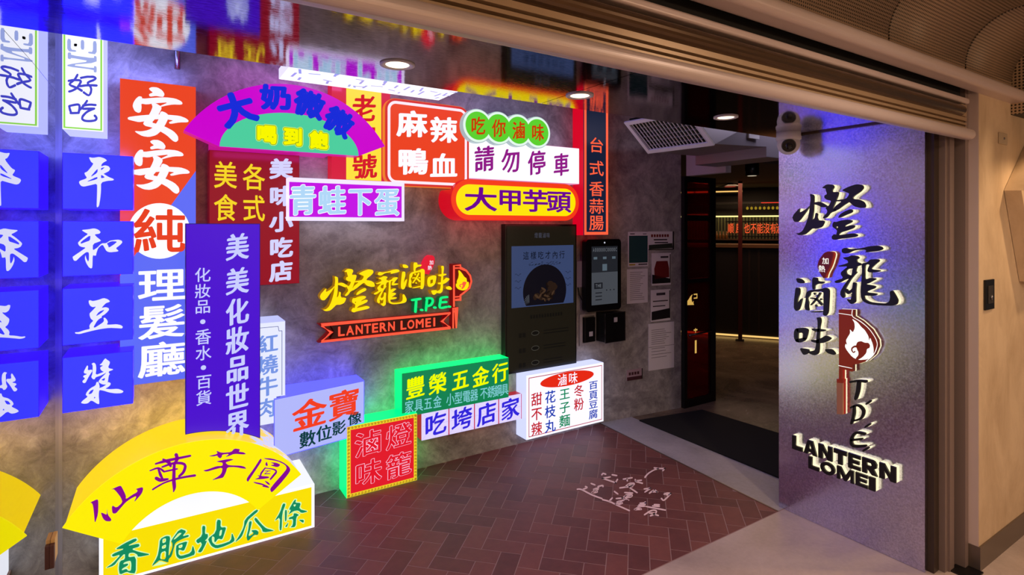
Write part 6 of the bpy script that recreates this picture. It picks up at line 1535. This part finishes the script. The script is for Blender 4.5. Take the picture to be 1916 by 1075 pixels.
# ---------------------------------------------------------------- projected floor writing, small wooden stop
tag(brush('projected_writing', pbr('projected_light_pink', (255, 224, 222), 0.7), None, 'Z', 0.0015, 'floor'), 'projected handwriting with an arrow, its light painted pale pink on the brick tiles', 'projected lettering')  # projected light drawn as pale pink colour on the tiles
wd_ = thing('wooden_stop', 'small wooden block on the mirror near its bottom corner', 'wooden block', (-0.425, 3.3, 0.15))
box('block', pbr('pale_wood', (206, 160, 108), 0.6), wd_, -0.425, -0.408, 3.29, 3.37, 0.105, 0.215, 0.003)
box('end_cap', pbr('dark_wood', (84, 44, 34), 0.6), wd_, -0.425, -0.408, 3.262, 3.291, 0.093, 0.198, 0.002)

tube('surface_scratch', pbr('scratch_grey', (70, 74, 110), 0.6), wl, [(-0.4252, 2.396, 2.284), (-0.4252, 2.9, 2.30), (-0.4252, 3.474, 2.306)], 0.0009, 6)
cs3 = thing('conduit_stub', 'short grey pipe end on the wall above the orange barber sign', 'pipe', (0.08, W, 2.5))
tube('pipe', TRIMST, cs3, [(0.08, W - 0.025, 2.506), (0.08, W - 0.025, 2.948)], 0.014, 14)
box('clip', TRIMST, cs3, 0.06, 0.10, W - 0.014, W, 2.70, 2.73)
# ---------------------------------------------------------------- raised logo on the galvanized panel
PXF = 3.045
pl = thing('panel_logo_sign', 'shop logo of raised black characters with lit cream edges on the galvanized panel', 'sign', (3.085, 1.55, 0.33))
CRM = glow('lit_cream_acrylic', (255, 240, 190), 1.25)
def raised(name, keys, face=BLACK):
    o = brush(name, face, pl, 'X', PXF, keys, PXF + 0.012)
    brush('lit_edge', CRM, o, 'X', PXF + 0.0121, keys, 3.084, grow=-0.0006)
    return o
for k in ('p_deng', 'p_long', 'p_lu', 'p_wei'):
    raised('letter', k)
for k in ('p_T', 'p_dot1', 'p_P', 'p_dot2', 'p_E', 'p_dot3'):
    raised('dot' if 'dot' in k else 'letter', k)
RLAC = glow('red_brown_acrylic', (150, 40, 18), 0.55)
REDE = glow('red_lit_edge', (190, 28, 20), 0.6)
def raised2(name, key, face, edge):
    o = brush(name, face, pl, 'X', PXF, key, PXF + 0.012, smooth=key == 'p_tag')
    brush('edge', edge, o, 'X', PXF + 0.0121, key, PXF + 0.034, smooth=key == 'p_tag')
    brush('lit_edge', CRM, o, 'X', PXF + 0.0341, key, 3.084, grow=0.001, smooth=key == 'p_tag')
    return o
ln_ = raised2('lantern', 'p_lantern', RLAC, pbr('dark_red_edge', (104, 16, 14), 0.4))
raised2('stem', 'p_stem', RLAC, REDE)
raised2('tassel', 'p_tassel', pbr('tassel_wood', (176, 124, 96), 0.5), REDE)
raised2('tassel_cap', 'p_tasselcap', RLAC, REDE)
PWH = glow('lit_white_emblem', (255, 252, 246), 1.15)
fm2 = brush('flame', PWH, ln_, 'X', PXF - 0.002, 'p_flame')
brush('flame_curl', RLAC, fm2, 'X', PXF - 0.0032, 'p_curl')
brush('white_piping', PWH, ln_, 'X', PXF - 0.001, 'p_trim')
tg2 = raised2('heat_tag', 'p_tag', pbr('tag_lacquer', (122, 8, 26), 0.4), pbr('tag_edge', (176, 40, 22), 0.4))
text('tag_lettering', PWH, tg2, 'X', PXF - 0.001, [('加', -1.634, 1.466, 0.036, 0.036), ('熱', -1.654, 1.422, 0.036, 0.036)], (0.006, 0.006, 0))

def latin_raised(s_, a0, a1, z0, z1, h):
    wd = {'L': 0.80, 'A': 1.0, 'N': 1.0, 'T': 0.9, 'E': 0.82, 'R': 0.98, 'O': 1.08, 'M': 1.18, 'I': 0.40}
    tot = sum(wd[c] for c in s_)
    x = a0
    for c in s_:
        w_ = wd[c] / tot * (a1 - a0)
        cx = x + w_ / 2
        cz = z0 + (z1 - z0) * (cx - a0) / (a1 - a0)
        vs, fs = glyph_mesh(c)
        parent = None
        for nm, m, d0, d1, gw in (('letter', BLACK, PXF, PXF + 0.012, 0.030), ('lit_edge', CRM, PXF + 0.0121, 3.084, 0.028)):
            b2 = bmesh.new()
            bold_prism(b2, c, cx, cz, w_ * 0.90, h, gw, d0, d1)
            o = link(nm, b2, m, parent or pl)
            parent = parent or o
        x += w_
def bold_prism(bm, ch, cx, cz, w_, h, gw, d0, d1):
    """bold capitals as block strokes"""
    t = h * 0.30
    a0, a1, b0, b1 = cx - w_ / 2, cx + w_ / 2, cz - h / 2, cz + h / 2
    tv = min(t, w_ * 0.34)
    P_ = []
    if ch == 'L':
        P_ = [[(a0, b0), (a1, b0), (a1, b0 + t), (a0 + tv, b0 + t), (a0 + tv, b1), (a0, b1)]]
    elif ch == 'I':
        P_ = [rect(a0, a1, b0, b1)]
    elif ch == 'T':
        P_ = [[(cx - tv / 2, b0), (cx + tv / 2, b0), (cx + tv / 2, b1 - t), (a1, b1 - t), (a1, b1), (a0, b1), (a0, b1 - t), (cx - tv / 2, b1 - t)]]
    elif ch == 'E':
        g_ = h * 0.24
        P_ = [[(a0, b0), (a1, b0), (a1, b0 + g_), (a0 + tv, b0 + g_), (a0 + tv, cz - g_ / 2), (a1 - 0.1 * w_, cz - g_ / 2), (a1 - 0.1 * w_, cz + g_ / 2), (a0 + tv, cz + g_ / 2), (a0 + tv, b1 - g_), (a1, b1 - g_), (a1, b1), (a0, b1)]]
    elif ch == 'N':
        P_ = [[(a0, b0), (a0 + tv, b0), (a0 + tv, b1 - h * 0.42), (a1 - tv, b0), (a1, b0), (a1, b1), (a1 - tv, b1), (a1 - tv, b0 + h * 0.42), (a0 + tv, b1), (a0, b1)]]
    elif ch == 'M':
        P_ = [[(a0, b0), (a0 + tv * 0.8, b0), (a0 + tv * 0.8, b1 - h * 0.40), (cx - tv * 0.3, b0), (cx + tv * 0.3, b0), (a1 - tv * 0.8, b1 - h * 0.40), (a1 - tv * 0.8, b0), (a1, b0), (a1, b1), (a1 - tv, b1), (cx, b0 + h * 0.42), (a0 + tv, b1), (a0, b1)]]
    elif ch == 'A':
        P_ = [[[(a0, b0), (a0 + tv, b0), (a0 + tv * 1.25, b0 + h * 0.18), (a1 - tv * 1.25, b0 + h * 0.18), (a1 - tv, b0), (a1, b0), (cx + tv * 0.6, b1), (cx - tv * 0.6, b1)], [(cx - w_ * 0.10, b0 + h * 0.40), (cx + w_ * 0.10, b0 + h * 0.40), (cx, b1 - h * 0.22)]]]
    elif ch == 'O':
        P_ = [[ellipse(cx, cz, w_ / 2, h / 2, 24), ellipse(cx, cz, w_ / 2 - tv, h / 2 - t * 0.85, 24)]]
    elif ch == 'R':
        q = h * 0.58
        P_ = [[[(a0, b0), (a0 + tv, b0), (a0 + tv, b0 + h * 0.36), (a1 - tv * 1.1, b0), (a1, b0), (a1 - tv * 0.75, b0 + h * 0.40), (a1 - tv * 0.2, b0 + h * 0.52), (a1 - tv * 0.1, b1 - h * 0.24), (a1 - tv * 0.5, b1 - h * 0.05), (a1 - tv, b1), (a0, b1)], [(a0 + tv, b1 - h * 0.24), (a1 - tv * 1.3, b1 - h * 0.24), (a1 - tv * 1.15, b1 - h * 0.36), (a1 - tv * 1.3, b1 - h * 0.44), (a0 + tv, b1 - h * 0.44)]]]
    for p in P_:
        add_prism(bm, p, 'X', d0, d1)
latin_raised('LANTERN', -1.827, -1.291, 0.424, 0.433, 0.077)
latin_raised('LOMEI', -1.733, -1.387, 0.343, 0.3485, 0.067)
